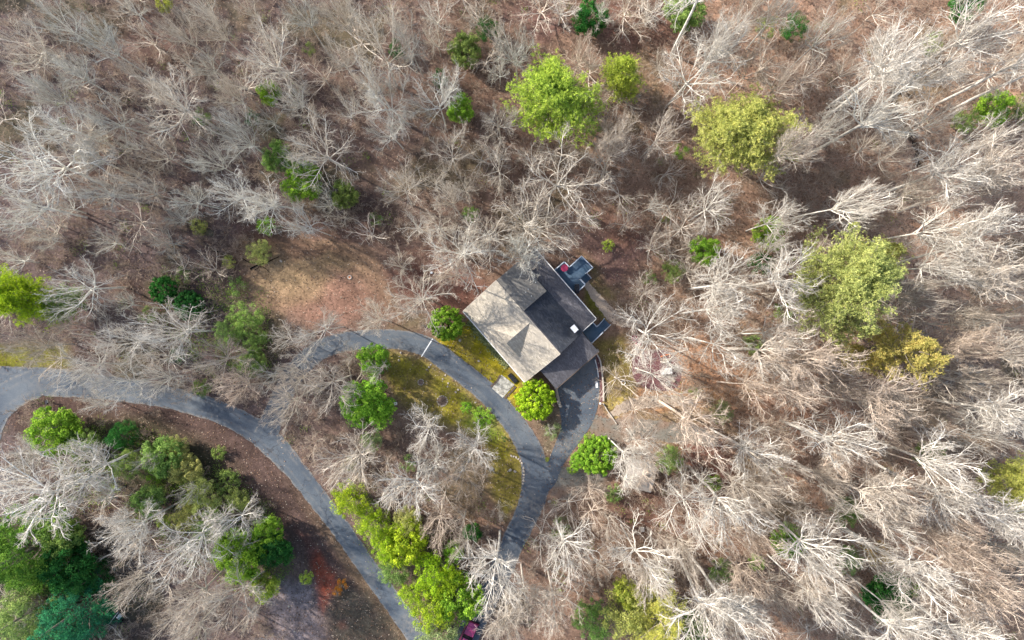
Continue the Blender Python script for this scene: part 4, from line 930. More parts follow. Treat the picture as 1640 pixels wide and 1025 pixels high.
GREENS = [
 (893,156,58,'p1','lime',18,'broad lime green pine, largest of the pair above the roof','pine'),
 (1000,112,30,'ps','lime',12,'small bright green pine just right of the broad lime pine','pine'),
 (1191,212,64,'p2','yel',19,'tall rounded yellow pine standing alone upper right of the house','pine'),
 (1362,460,70,'p1','olive',25,'wide yellow green pine at right with grey twigs showing through','pine'),
 (1416,402,24,'ps','olive',15,'narrow olive pine top poking above the wide yellow green pine','pine'),
 (1445,562,52,'pd','yel',22,'drooping feathery pine below right of the wide yellow green pine','pine'),
 (1636,778,34,'p2','yel',16,'yellow green pine cut by the right edge of the picture','pine'),
 (22,474,40,'p2','fresh',14,'bright green pine at the left edge above the road','pine'),
 (88,487,26,'ps','mid',8,'low dull green pine right of the bright pine at left edge','pine'),
 (590,647,44,'bush1','green',8,'bright green leafy tree, larger of two in the yard left of the fire pit','tree'),
 (599,577,28,'bush2','green',6,'smaller bright green tree touching the upper drive','tree'),
 (715,518,28,'round1','green',7.0,'round dense green shrub at the left corner of the house','shrub'),
 (857,641,33,'round2','fresh',4.8,'round lime green shrub between the walk and garage apron','shrub'),
 (957,729,32,'round1','green',4.5,'large bright green shrub between dirt track and gravel pad','shrub'),
 (928,738,16,'bush2','green',3,'low green hedge clump touching the drive fork','shrub'),
 (918,750,10,'small1','green',2,'lowest tip of the green hedge at the drive fork','shrub'),
 (942,706,16,'small2','green',2.5,'small leafy shrub on top of the large shrub beside the track','shrub'),
 (562,798,32,'bush3','fresh',8,'lime green tree overhanging the lower road, topmost of its row','tree'),
 (600,836,30,'bush3','fresh',8,'lime green tree second from top in the roadside row','tree'),
 (650,868,38,'bush1','fresh',9,'broad yellow green tree in the middle of the roadside row','tree'),
 (632,912,26,'bush3','mid',7,'dull green tree hanging over the asphalt in the roadside row','tree'),
 (694,915,36,'bush3','fresh',9,'yellow green tree between the broad roadside tree and the drive','tree'),
 (736,958,42,'bush2','green',8,'bright glossy green tree beside the magenta pickup','tree'),
 (694,972,38,'bush3','fresh',9,'yellowish tree left of the glossy green one above the pickup','tree'),
 (700,1015,36,'bush3','soft',8,'pale soft green tree at the bottom edge left of the pickup','tree'),
 (726,884,18,'bush2','green',6,'small green tree in a gap right of the roadside row','tree'),
 (1000,978,42,'bush3','olive',12,'yellow green tree at the bottom edge below the leaning white tree','tree'),
 (1002,948,22,'bush2','lime',10,'small lime tree on top of the yellow green bottom tree','tree'),
 (1060,995,44,'pd','yel',14,'feathery yellow pine at the bottom edge','pine'),
 (950,990,34,'bush3','mid',9,'dull green tree at the bottom edge left of the yellow pine','tree'),
 (1112,1002,26,'bush2','mid',8,'green tree right of the feathery yellow pine at bottom','tree'),
 (90,690,42,'bush1','green',7,'bright green tree just inside the road curve at left','tree'),
 (135,712,28,'bush2','mid',6,'green shrub right of the bright tree inside the road curve','tree'),
 (190,702,24,'spruce1','dark',7,'dark green spruce inside the road curve','spruce'),
 (240,800,26,'bush2','mid',6,'green shrub in the lower left thicket beside white branches','shrub'),
 (262,730,34,'bush1','mid',6,'mid green bush in the upper part of the lower left thicket','shrub'),
 (298,752,28,'bush2','olive',5,'olive bush right of the mid green bush in the thicket','shrub'),
 (325,795,32,'bush3','olive',6,'yellow green bush in the centre of the lower left thicket','shrub'),
 (362,772,22,'small1','mid',3,'low green bush on the bank below the road','shrub'),
 (245,760,18,'small2','green',3,'small vivid bush at the left of the thicket','shrub'),
 (265,835,14,'small1','lime',3,'small lime bush in the lower left thicket','shrub'),
 (352,725,13,'small1','mid',2,'tiny green bush highest on the bank below the road','shrub'),
 (430,850,26,'bush2','green',6,'bright green tree on the bank left of the dark slope','tree'),
 (385,888,44,'bush1','green',8,'large bright green tree amid white bare trees at lower left','tree'),
 (440,880,30,'bush1','dark',6,'dark green bush right of the large bright tree at lower left','shrub'),
 (425,940,24,'bush2','lime',6,'lime bush below the dark green bush at lower left','shrub'),
 (492,925,12,'small1','lime',3,'small lime bush at the edge of the red clay','shrub'),
 (30,890,74,'spruce1','fern',17,'huge green spruce at the lower left edge','spruce'),
 (40,985,60,'spruce2','mid',14,'green spruce in the bottom left corner','spruce'),
 (108,990,58,'spruce2','teal',16,'teal green spruce at the bottom left beside the trailer','spruce'),
 (110,900,44,'bush1','dark',9,'dark green tree between the huge spruce and white tree','tree'),
 (100,860,34,'bush1','mid',8,'green tree under the lower limbs of the big white tree','tree'),
 (140,930,30,'spruce1','dark',9,'dark spruce above the teal spruce','spruce'),
 (415,403,22,'bush3','olive',2.5,'low yellow green bush above the fallen branches','shrub'),
 (366,421,12,'small1','olive',1.8,'small round olive bush left of the fallen branches','shrub'),
 (379,458,18,'small2','mid',2,'rounded green bush at the left edge of the tan clearing','shrub'),
 (303,490,24,'round2','dark',4,'dark green rounded bush, lower right of two in the left woods','shrub'),
 (262,464,22,'round1','dark',4,'dark green rounded bush, upper left of two in the left woods','shrub'),
 (292,442,16,'small2','mid',2.5,'dull green bush above the two dark rounded bushes','shrub'),
 (395,510,30,'bush3','mid',5,'thin green sapling thicket below the rounded clearing bush','shrub'),
 (365,535,24,'bush3','mid',5,'thin green bush above the road bend left of the clearing','shrub'),
 (405,580,24,'bush2','mid',5,'green bush under bare branches above the road','shrub'),
 (325,622,16,'small1','mid',3,'small green bush at the upper road edge','shrub'),
 (285,570,16,'small2','dark',3,'small dark bush under the wide white tree','shrub'),
 (485,292,34,'bush1','green',7,'bright green tree in the upper left woods, largest there','tree'),
 (445,252,26,'bush2','mid',6,'mid green tree above left of the bright woods tree','tree'),
 (552,312,24,'bush2','mid',6,'green tree right of the bright woods tree under pale branches','tree'),
 (432,150,20,'bush2','green',5,'small bright green tree in the upper left woods','tree'),
 (497,80,12,'small2','mid',3,'tiny green bush beside a leaning bare trunk','shrub'),
 (325,190,16,'small2','mid',4,'small green bush left of centre in the upper woods','shrub'),
 (405,190,14,'small2','dark',4,'small dark bush in the upper left woods','shrub'),
 (636,78,14,'small1','dark',4,'small dark green bush at the upper middle','shrub'),
 (745,82,28,'bush1','mid',6,'dark leaved green tree left of the broad lime pine','tree'),
 (782,48,20,'bush3','dark',5,'dark green tree at the top, right of centre left','tree'),
 (738,175,24,'bush2','green',6,'green tree under bare branches left of the broad lime pine','tree'),
 (706,125,14,'small1','dark',4,'small dark green bush beneath pale limbs at upper middle','shrub'),
 (755,343,14,'small1','mid',3,'small green bush in the woods above the house','shrub'),
 (603,351,13,'small2','mid',2,'little green bush at the top edge of the tan clearing','shrub'),
 (428,362,16,'small1','green',3,'green bush above the fallen branches','shrub'),
 (318,362,14,'small1','olive',2.5,'olive bush just left of the dark mossy boulder','shrub'),
 (973,394,11,'small1','lime',1.8,'small vivid bush standing alone on litter right of the deck','shrub'),
 (1128,402,26,'bush2','green',5,'bright green bush right of the lone vivid bush','shrub'),
 (1078,435,20,'bush3','mid',5,'thin green bush right of the deck woods','shrub'),
 (1066,352,8,'small2','mid',3,'tiny green bush above right of the lone vivid bush','shrub'),
 (1232,375,28,'bush2','green',7,'green tree behind white limbs at right of centre','tree'),
 (1218,420,22,'small1','dark',5,'dark green bush under the white limbs right of centre','shrub'),
 (1205,552,18,'small1','mid',4,'dull green bush under bare branches right of the mulch bed','shrub'),
 (1252,500,18,'small2','mid',5,'thin green bush left of the wide yellow green pine','shrub'),
 (1113,628,12,'small2','green',3,'small bright bush on the orange litter below the mulch bed','shrub'),
 (1155,660,20,'bush3','soft',5,'pale soft green sapling beside a leaning white trunk','shrub'),
 (1071,735,24,'bush3','mid',6,'green sapling between white branches right of the shed','tree'),
 (1142,772,15,'small1','green',4,'small green bush right of the shed in red litter','shrub'),
 (1155,915,22,'bush3','mid',5,'thin green bush in the lower right woods near leaning trunks','shrub'),
 (1210,900,14,'small1','green',4,'small bright green bush near the lower right trunks','shrub'),
 (1262,865,28,'bush2','green',7,'bright green tree low in the right woods','tree'),
 (1355,818,26,'bush3','mid',6,'dull green tree in the middle of the lower right woods','tree'),
 (1357,895,24,'bush3','soft',6,'pale green tree below the dull green one at lower right','tree'),
 (1420,955,40,'bush1','dark',9,'large dark green tree near the bottom right','tree'),
 (1456,940,14,'small1','green',6,'bright small bush on the edge of the dark bottom right tree','shrub'),
 (1487,728,24,'bush2','mid',6,'green tree in orange litter at right','tree'),
 (1592,175,30,'bush2','green',6,'vivid green tree at the upper right beside leaning trunks','tree'),
 (1545,195,20,'bush3','mid',6,'dull green tree left of the vivid upper right one','tree'),
 (1492,72,18,'small1','mid',5,'green bush behind pale limbs in the upper right','shrub'),
 (1545,12,26,'bush2','dark',7,'dark green tree at the top edge upper right','tree'),
 (1270,45,22,'bush3','dark',6,'dark green tree behind branches at the top right','tree'),
 (1095,20,34,'bush1','mid',7,'dark green tree at the top edge behind a leaning trunk','tree'),
 (945,30,30,'bush2','dark',6,'dark green tree at the top edge above the broad lime pine','tree'),
 (1225,45,20,'small2','mid',5,'thin green bush at the top right of the big white tree','shrub'),
 (262,6,14,'small1','lime',3,'small lime bush at the very top edge upper left','shrub'),
 (1090,245,14,'small2','green',4,'small green bush left of the tall yellow pine','shrub'),
 (950,205,18,'small2','mid',6,'thin green sapling below the broad lime pine','shrub'),
 (1650,175,30,'bush3','mid',6,'dull green tree at the upper right edge','tree'),

 (205,745,26,'bush3','mid',6,'thin green tree between the dark spruce and the thicket','tree'),
 (285,715,20,'bush3','olive',4,'small olive bush at the top of the lower left thicket','shrub'),
 (340,840,30,'bush3','mid',6,'dull green tree right below the yellow green thicket bush','tree'),
 (300,825,26,'bush3','olive',6,'yellowish tree low in the thicket above pale branches','tree'),
 (380,800,22,'bush3','olive',4,'thin olive bush on the bank right of the thicket','shrub'),
 (622,872,28,'bush3','fresh',8,'lime green tree overhanging the asphalt, third in the roadside row','tree'),
 (655,832,24,'bush3','olive',8,'olive tree partly under a tan bare crown by the roadside row','tree'),
 (722,925,24,'bush3','fresh',8,'lime tree directly above the bright glossy green tree','tree'),
 (664,950,26,'bush3','fresh',8,'lime tree low in the roadside row, over the verge','tree'),
 (410,545,22,'bush3','mid',4,'thin green thicket above the road bend','shrub'),
 (240,505,16,'small2','mid',3,'faint green bush above the wide white tree','shrub'),
 (1040,445,14,'small2','mid',3,'faint green bush right of the back deck woods','shrub'),
 (775,668,18,'small1','green',0.9,'low green ground shrub on the moss beside the drive','shrub'),
 (745,652,10,'small1','green',1.0,'tiny green shrub right of the fire pit','shrub'),
 (808,703,5,'small2','dark',1.2,'tiny dark shrub at the drive edge','shrub'),
 (757,852,16,'bush1','dark',4,'dark green round bush among tan bare trees left of the drive','shrub'),
 (655,742,16,'small2','mid',3,'dull green bush between bare trees inside the loop','shrub'),
 (562,742,14,'small2','soft',4,'pale green sapling among tan branches inside the loop','shrub'),
 (595,706,18,'bush3','soft',5,'soft green sapling below the larger bright yard tree','shrub'),
 (900,845,20,'small2','mid',3,'thin green shrub at the forest edge right of the drive','shrub'),
 (985,790,16,'small1','mid',3,'dark green shrub below the large shrub by the gravel pad','shrub'),
 (547,936,12,'small2','orange',1.6,'orange leaved bush beside the red clay','shrub'),
 (540,946,9,'small2','orange',1.3,'lower orange leaved bush at the red clay edge','shrub'),
 (1400,885,22,'small2','gold',8,'tree still holding rusty tan leaves at lower right','tree'),
 (885,690,16,'small2','soft',1.6,'thin grey green shrub in the island between the two drives','shrub'),
 (876,736,4,'small1','lime',0.8,'tiny lime shrub at the tip of the drive island','shrub'),
]
green_px = []
for g in GREENS:
    px, py, r, kd, cl, hh, lb, cat = g
    if not lb: continue
    pr = LF[kd]; zc = hh*pr['zc']/pr['h']
    x, y, z = G(px, py)
    for _ in range(4): z = float(hgt(x, y)); x, y, _z = Wz(px, py, z+zc)
    z = float(hgt(x, y))
    s = r*MPP*(CAM_H-z-zc)/CAM_H/pr['rad']*1.06
    c = tuple(v*rnd.uniform(0.92, 1.08) for v in COLS[cl])
    nm = {'pine': 'pine_tree', 'tree': 'leafy_tree', 'shrub': 'shrub', 'spruce': 'spruce_tree'}[cat]
    plant(pr, nm, lb, cat+(' tree' if cat in ('pine', 'spruce') else ''), x, y, z-0.02, s, hh/pr['h'], rnd.uniform(0, 6.28), c, (0.42, 0.38, 0.34), {'pine': 'pines among the bare woods', 'tree': 'leafy green trees', 'shrub': 'green shrubs', 'spruce': 'dark spruces at the lower left'}[cat])
    green_px.append((px, py, r))

# ------------------------------------------------------------------ bare trees: (px, py, radius px, tone, height m)
BT = [bare_tree(101), bare_tree(102, nl=9, hub=0.55, spread=(30, 65)), bare_tree(103, nl=12, hub=0.45, spread=(35, 82)), bare_tree(104, nl=9, nb=10, wob=0.2), bare_tree(105, nl=10, wob=0.24, hub=0.48),
      bare_tree(106, nl=12, nb=9, hub=0.55, spread=(28, 65)), bare_tree(107, nl=8, nb=12, hub=0.45, spread=(30, 70)), bare_tree(108, nl=11, hub=0.6, spread=(40, 85)), bare_tree(109, nl=9, nb=10, hub=0.5, wob=0.2, spread=(40, 85)), bare_tree(110, nl=13, nb=8, hub=0.62, spread=(45, 88))]
TT_ = [bare_tree(150+i, h=27, hub=0.66, nl=8+i, nb=9, spread=(22, 60), thick=1.3) for i in range(3)]
BS = [bare_tree(201, h=11, nl=8, nb=7, nt_=6, nz=4, hub=0.4, thick=0.8, spread=(35, 85)), bare_tree(202, h=11, nl=9, nb=7, nt_=6, nz=4, hub=0.35, thick=0.75, wob=0.22, spread=(30, 80)), bare_tree(203, h=11, nl=7, nb=8, nt_=6, nz=4, hub=0.45, thick=0.8, spread=(40, 85)), bare_tree(204, h=11, nl=10, nb=6, nt_=6, nz=4, hub=0.3, thick=0.7, spread=(30, 75))]
BARE = """56,258,78,w 33,70,45,t 120,122,35,g 150,62,38,g 88,35,35,g 280,45,38,t 265,152,60,t 430,80,64,t 320,88,35,g 375,215,50,g 175,182,45,g 152,208,28,g 195,230,18,w
88,195,42,w 118,245,36,w 30,322,50,w 225,300,34,t 295,312,34,g 100,332,30,g 365,305,45,w 205,10,26,g 320,10,30,g 392,6,26,t 40,128,20,w 78,90,20,w 200,275,28,t
545,18,38,t 598,62,62,t 540,85,40,t 628,148,60,w 622,200,42,w 695,150,50,w 695,14,32,w 768,20,32,t 698,60,28,t 510,228,62,t 718,245,45,t 640,305,45,t 800,188,38,t 800,258,45,t
423,305,45,w 525,318,26,g 465,322,20,t 728,322,35,t 430,188,28,g 550,172,32,t 490,178,26,t 800,110,22,g 800,50,26,t 692,290,25,t
900,8,30,w 965,8,24,g 1045,12,32,w 830,72,42,g 930,75,35,p 1112,108,62,w 1168,62,60,w 1065,100,30,t 985,205,40,t 1058,212,40,t 885,280,84,t 985,248,36,t 1145,330,48,w 1215,100,36,p 1218,20,40,t 1045,325,22,g
1450,92,96,w 1410,190,30,w 1262,22,40,g 1330,50,42,g 1263,120,45,p 1362,108,30,t 1560,60,70,w 1510,108,50,w 1285,215,50,t 1580,225,56,w 1370,310,50,w 1605,295,46,t 1495,300,38,t 1500,190,35,w 1430,250,32,t 1625,95,40,t 1345,200,34,g
20,415,30,w 63,382,26,w 112,452,54,w 165,385,30,g 258,386,28,g 190,552,48,w 268,532,56,w 120,592,44,w 185,618,48,w 150,652,28,w 235,612,36,w 350,572,46,t 382,625,40,p 292,625,28,p 36,555,40,t 85,520,30,t 15,358,26,g 195,490,22,g 280,350,22,g
452,545,30,w 512,525,38,w 520,615,50,t 453,640,46,t 450,598,20,g 668,475,56,t 640,425,30,t 600,515,36,t 735,396,64,w 735,445,34,p 790,360,50,t 602,590,24,w 680,692,46,w 483,355,34,w 545,345,20,t
845,352,80,t 838,408,42,w 1005,355,28,t 1050,395,30,t 1118,360,40,t 1210,400,74,w 1052,463,34,t 1100,430,30,t 1068,528,72,w 1155,500,64,w 1155,545,58,w 1190,468,42,t 1050,602,42,w 1218,632,64,p 1045,660,40,p 1110,640,34,p
1250,357,36,w 1385,352,32,t 1250,405,36,w 1525,358,62,w 1548,413,64,w 1612,450,50,t 1470,393,26,t 1490,470,36,t 1578,500,46,t 1612,520,40,g 1560,572,60,p 1545,607,46,t 1296,580,44,p 1263,628,54,p 1345,615,40,p 1402,658,56,t 1618,662,46,w 1512,660,36,p 1595,612,34,t 1250,520,42,w
57,798,98,w 128,754,60,w 33,730,40,w 182,862,52,w 293,880,64,w 364,840,42,w 205,943,34,t 300,962,50,t 364,975,55,t 262,1003,28,t 303,1012,36,t 50,985,32,g 296,790,24,g 228,735,20,g 387,878,24,w 165,795,30,w
561,737,56,t 495,715,26,p 645,780,60,w 760,722,46,w 740,770,40,p 696,838,38,p 740,842,32,t 746,888,28,t 797,915,62,w 797,820,20,t 810,1000,44,t 695,745,34,g
904,889,60,w 1028,910,56,w 887,976,44,t 837,965,44,t 980,845,28,t 950,825,30,p 948,790,30,p 1005,777,22,w 1042,720,38,w 1125,830,66,w 1207,725,62,w 1207,790,60,t 1062,868,20,p 1116,885,34,t 1177,868,34,p 1190,993,50,w 1123,1000,44,t 1207,940,40,p 965,925,26,t 1040,975,38,t 1217,850,40,p
1371,714,56,p 1264,757,56,t 1250,700,40,p 1583,713,50,w 1533,765,46,p 1445,790,50,t 1418,841,60,w 1526,815,56,p 1533,870,60,p 1280,850,44,t 1331,912,40,t 1314,966,40,w 1264,966,44,t 1439,910,36,w 1566,910,60,p 1550,976,60,p 1617,950,46,p 1465,1000,40,w 1365,1000,30,w 1617,890,40,t 1627,822,30,p 880,690,12,g 1008,742,34,w 1036,766,28,p 1078,585,32,w 470,603,36,t 428,602,32,g 478,575,30,w 560,572,22,t 700,360,36,t 665,360,30,w 590,130,34,t 655,60,34,g 745,300,30,t 465,255,30,w 330,255,34,g 250,245,34,t 150,300,34,g 60,150,34,g 215,130,34,t 360,140,34,t 470,140,34,w 240,200,30,g 345,45,34,t 480,20,34,g 620,20,32,t 1460,705,36,p 1335,770,34,t"""
TONES = dict(w=(0.62,0.595,0.55), t=(0.53,0.48,0.42), g=(0.51,0.495,0.455), p=(0.56,0.475,0.40))
bare = []
for tok in BARE.split():
    a, b_, c_, d_ = tok.split(','); bare.append([float(a), float(b_), float(c_), d_, None])
LINES = [[(p[0], p[1]) for p in smoothline(q, 3)] for q in (ROAD, BRANCH, LOOP)]
KEEP = [[(740,420),(870,400),(930,400),(955,430),(990,500),(985,560),(970,650),(890,800),(820,850),(790,800),(620,640),(620,560),(690,545),(690,500)],
        [(380,400),(440,370),(600,380),(660,450),(640,510),(400,520)], [(440,800),(640,900),(700,1025),(520,1060),(430,1000)], [(885,640),(985,640),(1120,660),(1120,700),(990,715),(985,800),(880,800)],
        [(1000,550),(1100,550),(1100,630),(1000,630)], [(940,370),(1040,380),(1040,470),(960,470)], [(0,555),(110,555),(110,590),(0,590)], [(300,640),(460,740),(520,830),(640,1000),(480,1000),(440,800),(330,740),(250,700)]]
def d2lines(px, py): return min(float(seg_dist(px, py, L)) for L in LINES)
TALL = """1070,650,40,p 1098,905,36,w 1112,900,32,w 1275,683,42,w 1280,760,44,t 1232,818,36,w 1440,300,46,w 1345,174,44,w 1460,112,50,w 1538,147,40,w 1560,158,34,w 1442,426,44,w 1458,450,36,t 1228,577,40,p 1425,750,42,w 1440,948,36,w 1356,944,36,w 1480,885,40,p
1090,62,34,w 1322,232,36,g 1500,560,34,t 1330,620,36,p 1205,455,36,w 1180,560,34,t 1395,700,34,w 1500,640,36,w 1120,760,40,w 1500,780,36,w 1360,860,38,w 1470,330,34,t"""
for tok in TALL.split():
    a, b_, c_, d_ = tok.split(','); a = float(a); b_ = float(b_); zz = 24+float(a) % 5; gx, gy, gz = G(a, b_); qx, qy = to_px(gx, gy, gz+zz*0.80)
    bare.append([qx, qy, float(c_)*0.86, d_, zz])
for q in bare:                                # crowns stand beside, not over, the evergreens one can see
    for _ in range(3):
        for gx, gy, gr in green_px:
            if gx < 1000 or gr < 13: continue
            dx, dy = q[0]-gx, q[1]-gy; d = math.hypot(dx, dy)+1e-6; need = gr*0.85+q[2]*0.55
            if d < need: q[0] += dx/d*(need-d); q[1] += dy/d*(need-d)
cand = 0; fill = random.Random(5)
while len(bare) < 318 and cand < 9000:
    cand += 1; px = fill.uniform(-20, 1660); py = fill.uniform(-20, 1045); r = fill.uniform(17, 32)
    if any(inside(px, py, k) for k in KEEP) or d2lines(px, py) < 20+r*0.6: continue
    if any((px-q[0])**2+(py-q[1])**2 < ((r+q[2])*(0.54 if cand < 4500 else 0.44))**2 for q in bare): continue
    if any((px-q[0])**2+(py-q[1])**2 < (q[2]*0.9)**2 for q in green_px): continue
    tone = fill.choice('ttwp' if px > 900 else 'tgw')
    if px > 1050 and cand % 2: continue; bare.append([px, py, r, tone, None])
# label every bare tree from landmarks one can find
LAND = [("the house roof",850,520),("the blue deck",920,440),("the side porch",960,530),("the drive fork",875,760),("the fire pit",708,642),("the mulch bed",1052,595),("the tan clearing",500,430),("the mossy boulder",335,373),("the mailbox",82,643),
 ("the broad lime pine",893,158),("the lone yellow pine",1190,212),("the wide olive pine",1362,462),("the feathery pine",1445,562),("the left edge pine",28,476),("the red clay patch",520,935),("the magenta pickup",752,1005),("the trailer",187,990),
 ("the shed",1025,762),("the corner shrub",715,518),("the bright yard tree",590,647),("the bright green woods tree",485,292),("the vivid upper right tree",1592,175),("the green tree in orange litter",1487,728),("the dark bottom right tree",1420,955),("the low bright right woods tree",1262,865),
 ("the twin dark bushes",282,478),("the lone vivid bush",973,394),("the right edge pine",1636,778),("the roadside green row",640,880),("the orange bush",545,940),("the upper left creekside bush",432,150),("the dark tree left of the lime pine",745,82),("the road junction",440,716),
 ("the top edge dark tree",1095,20),("the bright bush above the mulch bed",1128,402),("the bottom feathery pine",1060,995),("the big green spruce",30,890),("the lower left thicket",298,770),("the dark creek bed",1460,215),
 ("the top edge lime bush",262,6),("the tiny leaning trunk bush",497,80),("the dark upper middle bush",636,78),("the pale bush by the rusty tree",1357,895),("the rusty leaved tree",1400,885),("the lower dark gully",1450,665),
 ("the top right dark tree",1545,12),("the bottom lime bush",492,925),("the sapling by the shed",1071,735),("the woods bush above the house",755,343),("the clearing top bush",603,351),("the bush beside the olive pine",1252,500)]
SECT = ["right of","upper-right of","above","upper-left of","left of","lower-left of","below","lower-right of"]
ORD = ["nearest","second","third","fourth","fifth","sixth","seventh","eighth","ninth","tenth","eleventh","twelfth"]
def sector(dx, dy): return int(((math.degrees(math.atan2(-dy, dx))+22.5) % 360)//45)
ranks = {}
for li, (nm, lx, ly) in enumerate(LAND):
    bys = {}
    for i, q in enumerate(bare):
        dx, dy = q[0]-lx, q[1]-ly; bys.setdefault(sector(dx, dy), []).append((math.hypot(dx, dy), i))
    for s_, lst in bys.items():
        for k, (d, i) in enumerate(sorted(lst)): ranks.setdefault(i, []).append((d*(1+0.35*k), k, s_, li))
TN = dict(w="white limbed", t="tan twigged", g="dull grey", p="pinkish tan")
labels = []
for i, q in enumerate(bare):
    d, k, s_, li = min([a for a in ranks[i] if a[1] < 12] or [(0, 0, 0, 0)])
    size = "broad" if q[2] >= 55 else ("medium" if q[2] >= 33 else "small")
    labels.append(f"{size} {TN[q[3]]} bare tree, {ORD[k]} {SECT[s_]} {LAND[li][0]}")
assert len(set(labels)) == len(labels), "labels repeat"
tr_rnd = random.Random(99)
for i, q in enumerate(bare):
    px, py, r, tone, _ = q
    big = r >= 33
    hh = (tr_rnd.uniform(17, 22) if r < 50 else tr_rnd.uniform(20, 25)) if big else tr_rnd.uniform(8.5, 13)
    if big and px > 1000: hh *= 1.16
    if q[4]: big = True; hh = q[4]+4; pr_set = TT_
    else: pr_set = BT if big else BS
    if not q[4] and px > 1150 and r > 40: r *= 0.80
    if px < 420: hh *= 0.92
    if r < 15: hh = 3
    pr = tr_rnd.choice(pr_set)
    zs = hh/pr['h']; zc = pr['zc']*zs
    x, y, z = G(px, py)
    for _ in range(4): z = float(hgt(x, y)); x, y, _z = Wz(px, py, z+zc)
    z = float(hgt(x, y)); s = r*MPP*(CAM_H-z-zc)/CAM_H/pr['rad']*1.04
    s = min(s, zs*1.7) if not q[4] else max(s, 0.6)
    v = tr_rnd.uniform(0.88, 1.1)*(1.13 if px < 900 and py < 520 else 1.0); kk = (0.98, 1.0, 1.0) if px < 900 and py < 520 else (1, 1, 1); c = tuple(min(0.7, a*v*k_) for a, k_ in zip(TONES[tone], kk))
    plant(pr, "bare_tree", labels[i], "tree", x, y, z-0.1, s, zs, tr_rnd.uniform(0, 6.28), c, c, "bare winter trees", (tr_rnd.gauss(0, 0.035), tr_rnd.gauss(0, 0.035)))

# ------------------------------------------------------------------ undergrowth nobody could count
def scatter_ok(px, py, pad=22):
    return not any(inside(px, py, k) for k in KEEP) and d2lines(px, py) > pad
URS = np.random.RandomState(77); ug = random.Random(31)
pts = []
while len(pts) < 4600:
    px = ug.uniform(-40, 1680); py = ug.uniform(-40, 1065)
    if fbm(np.array([px/90.0]), np.array([py/90.0]), 3)[0] < 0.42 and ug.random() < 0.6: continue
    if scatter_ok(px, py): pts.append(G(px, py))
pts = np.array(pts); N = len(pts)
S1 = np.repeat(pts, 5, 0); D1 = URS.normal(0, 0.42, (len(S1), 3)); D1[:, 2] = 1; D1 /= np.linalg.norm(D1, axis=1, keepdims=True)
L1 = np.repeat(URS.uniform(1.0, 3.4, N)*(1+0.5*(pts[:, 0] > 15)), 5)*URS.uniform(0.6, 1.1, len(S1)); P1 = grow(URS, S1, D1, L1, 4, 0.16, 0.03)
S2, D2, L2, _ = children(URS, P1, L1, 5, 0.25, (25, 60), 0.5); P2 = grow(URS, S2, D2, L2, 3, 0.16, 0.03)
S3, D3, L3, _ = children(URS, P2, L2, 3, 0.2, (25, 60), 0.6); P3 = grow(URS, S3, D3, L3, 2, 0.16, 0.0)
v1, f1 = tubes(P1, np.linspace(0.022, 0.012, 4)[None]*np.ones((len(P1), 1)), 3); v2, f2 = tubes(P2, np.linspace(0.013, 0.009, 3)[None]*np.ones((len(P2), 1)), 3); v3, f3_ = tubes(P3, np.linspace(0.010, 0.008, 2)[None]*np.ones((len(P3), 1)), 3)
Vu = np.concatenate([v1, v2, v3]); Fu = np.concatenate([f1, f2+len(v1), f3_+len(v1)+len(v2)])
um = fast_mesh("undergrowth", Vu, Fu, BARK, smooth=False); set_tint(um, np.full(len(Vu), 0.9))
uo = bpy.data.objects.new("undergrowth", um); col.objects.link(uo); uo.color = (0.44, 0.36, 0.29, 1); tag(uo, "leafless brushy undergrowth covering the forest floor", "undergrowth", kind='stuff')

# young bare saplings filling the wood between the big trees, too many to count
sap = [bare_tree(301+i, h=8, nl=7, nb=6, nt_=5, nz=3, hub=0.3, thick=0.62, spread=(30, 85)) for i in range(4)]
def mesh_arrays(me):
    v = np.empty(len(me.vertices)*3, np.float32); me.vertices.foreach_get('co', v); f = np.empty(len(me.loops), np.int32); me.loops.foreach_get('vertex_index', f)
    t = np.empty(len(me.vertices), np.float32); me.attributes['tint'].data.foreach_get('value', t); return v.reshape(-1, 3), f.reshape(-1, 4), t
arr = [[mesh_arrays(q[k]) for k in ('trunk', 'crown')] for q in sap]
VV, FF, TT = [], [], []; off = 0; cnt = 0
while cnt < 170:
    px = ug.uniform(-20, 1660); py = ug.uniform(-20, 1045)
    if not scatter_ok(px, py, 30): continue
    x, y, z = G(px, py); a = ug.uniform(0, 6.28); s_ = ug.uniform(0.55, 1.0); sz_ = ug.uniform(0.5, 0.95); k = ug.randrange(4); cnt += 1; tv = ug.uniform(0.8, 1.15)
    for (v, f, t_) in arr[k]:
        w_ = np.stack([(v[:, 0]*math.cos(a)-v[:, 1]*math.sin(a))*s_+x, (v[:, 0]*math.sin(a)+v[:, 1]*math.cos(a))*s_+y, v[:, 2]*sz_+z], 1)
        VV.append(w_); FF.append(f+off); TT.append(t_*tv); off += len(v)
sm = fast_mesh("saplings", np.concatenate(VV), np.concatenate(FF), BARK, smooth=False); set_tint(sm, np.concatenate(TT))
so = bpy.data.objects.new("saplings", sm); col.objects.link(so); so.color = (0.54, 0.48, 0.41, 1); tag(so, "thin bare saplings standing between the larger bare trees", "saplings", kind='stuff')

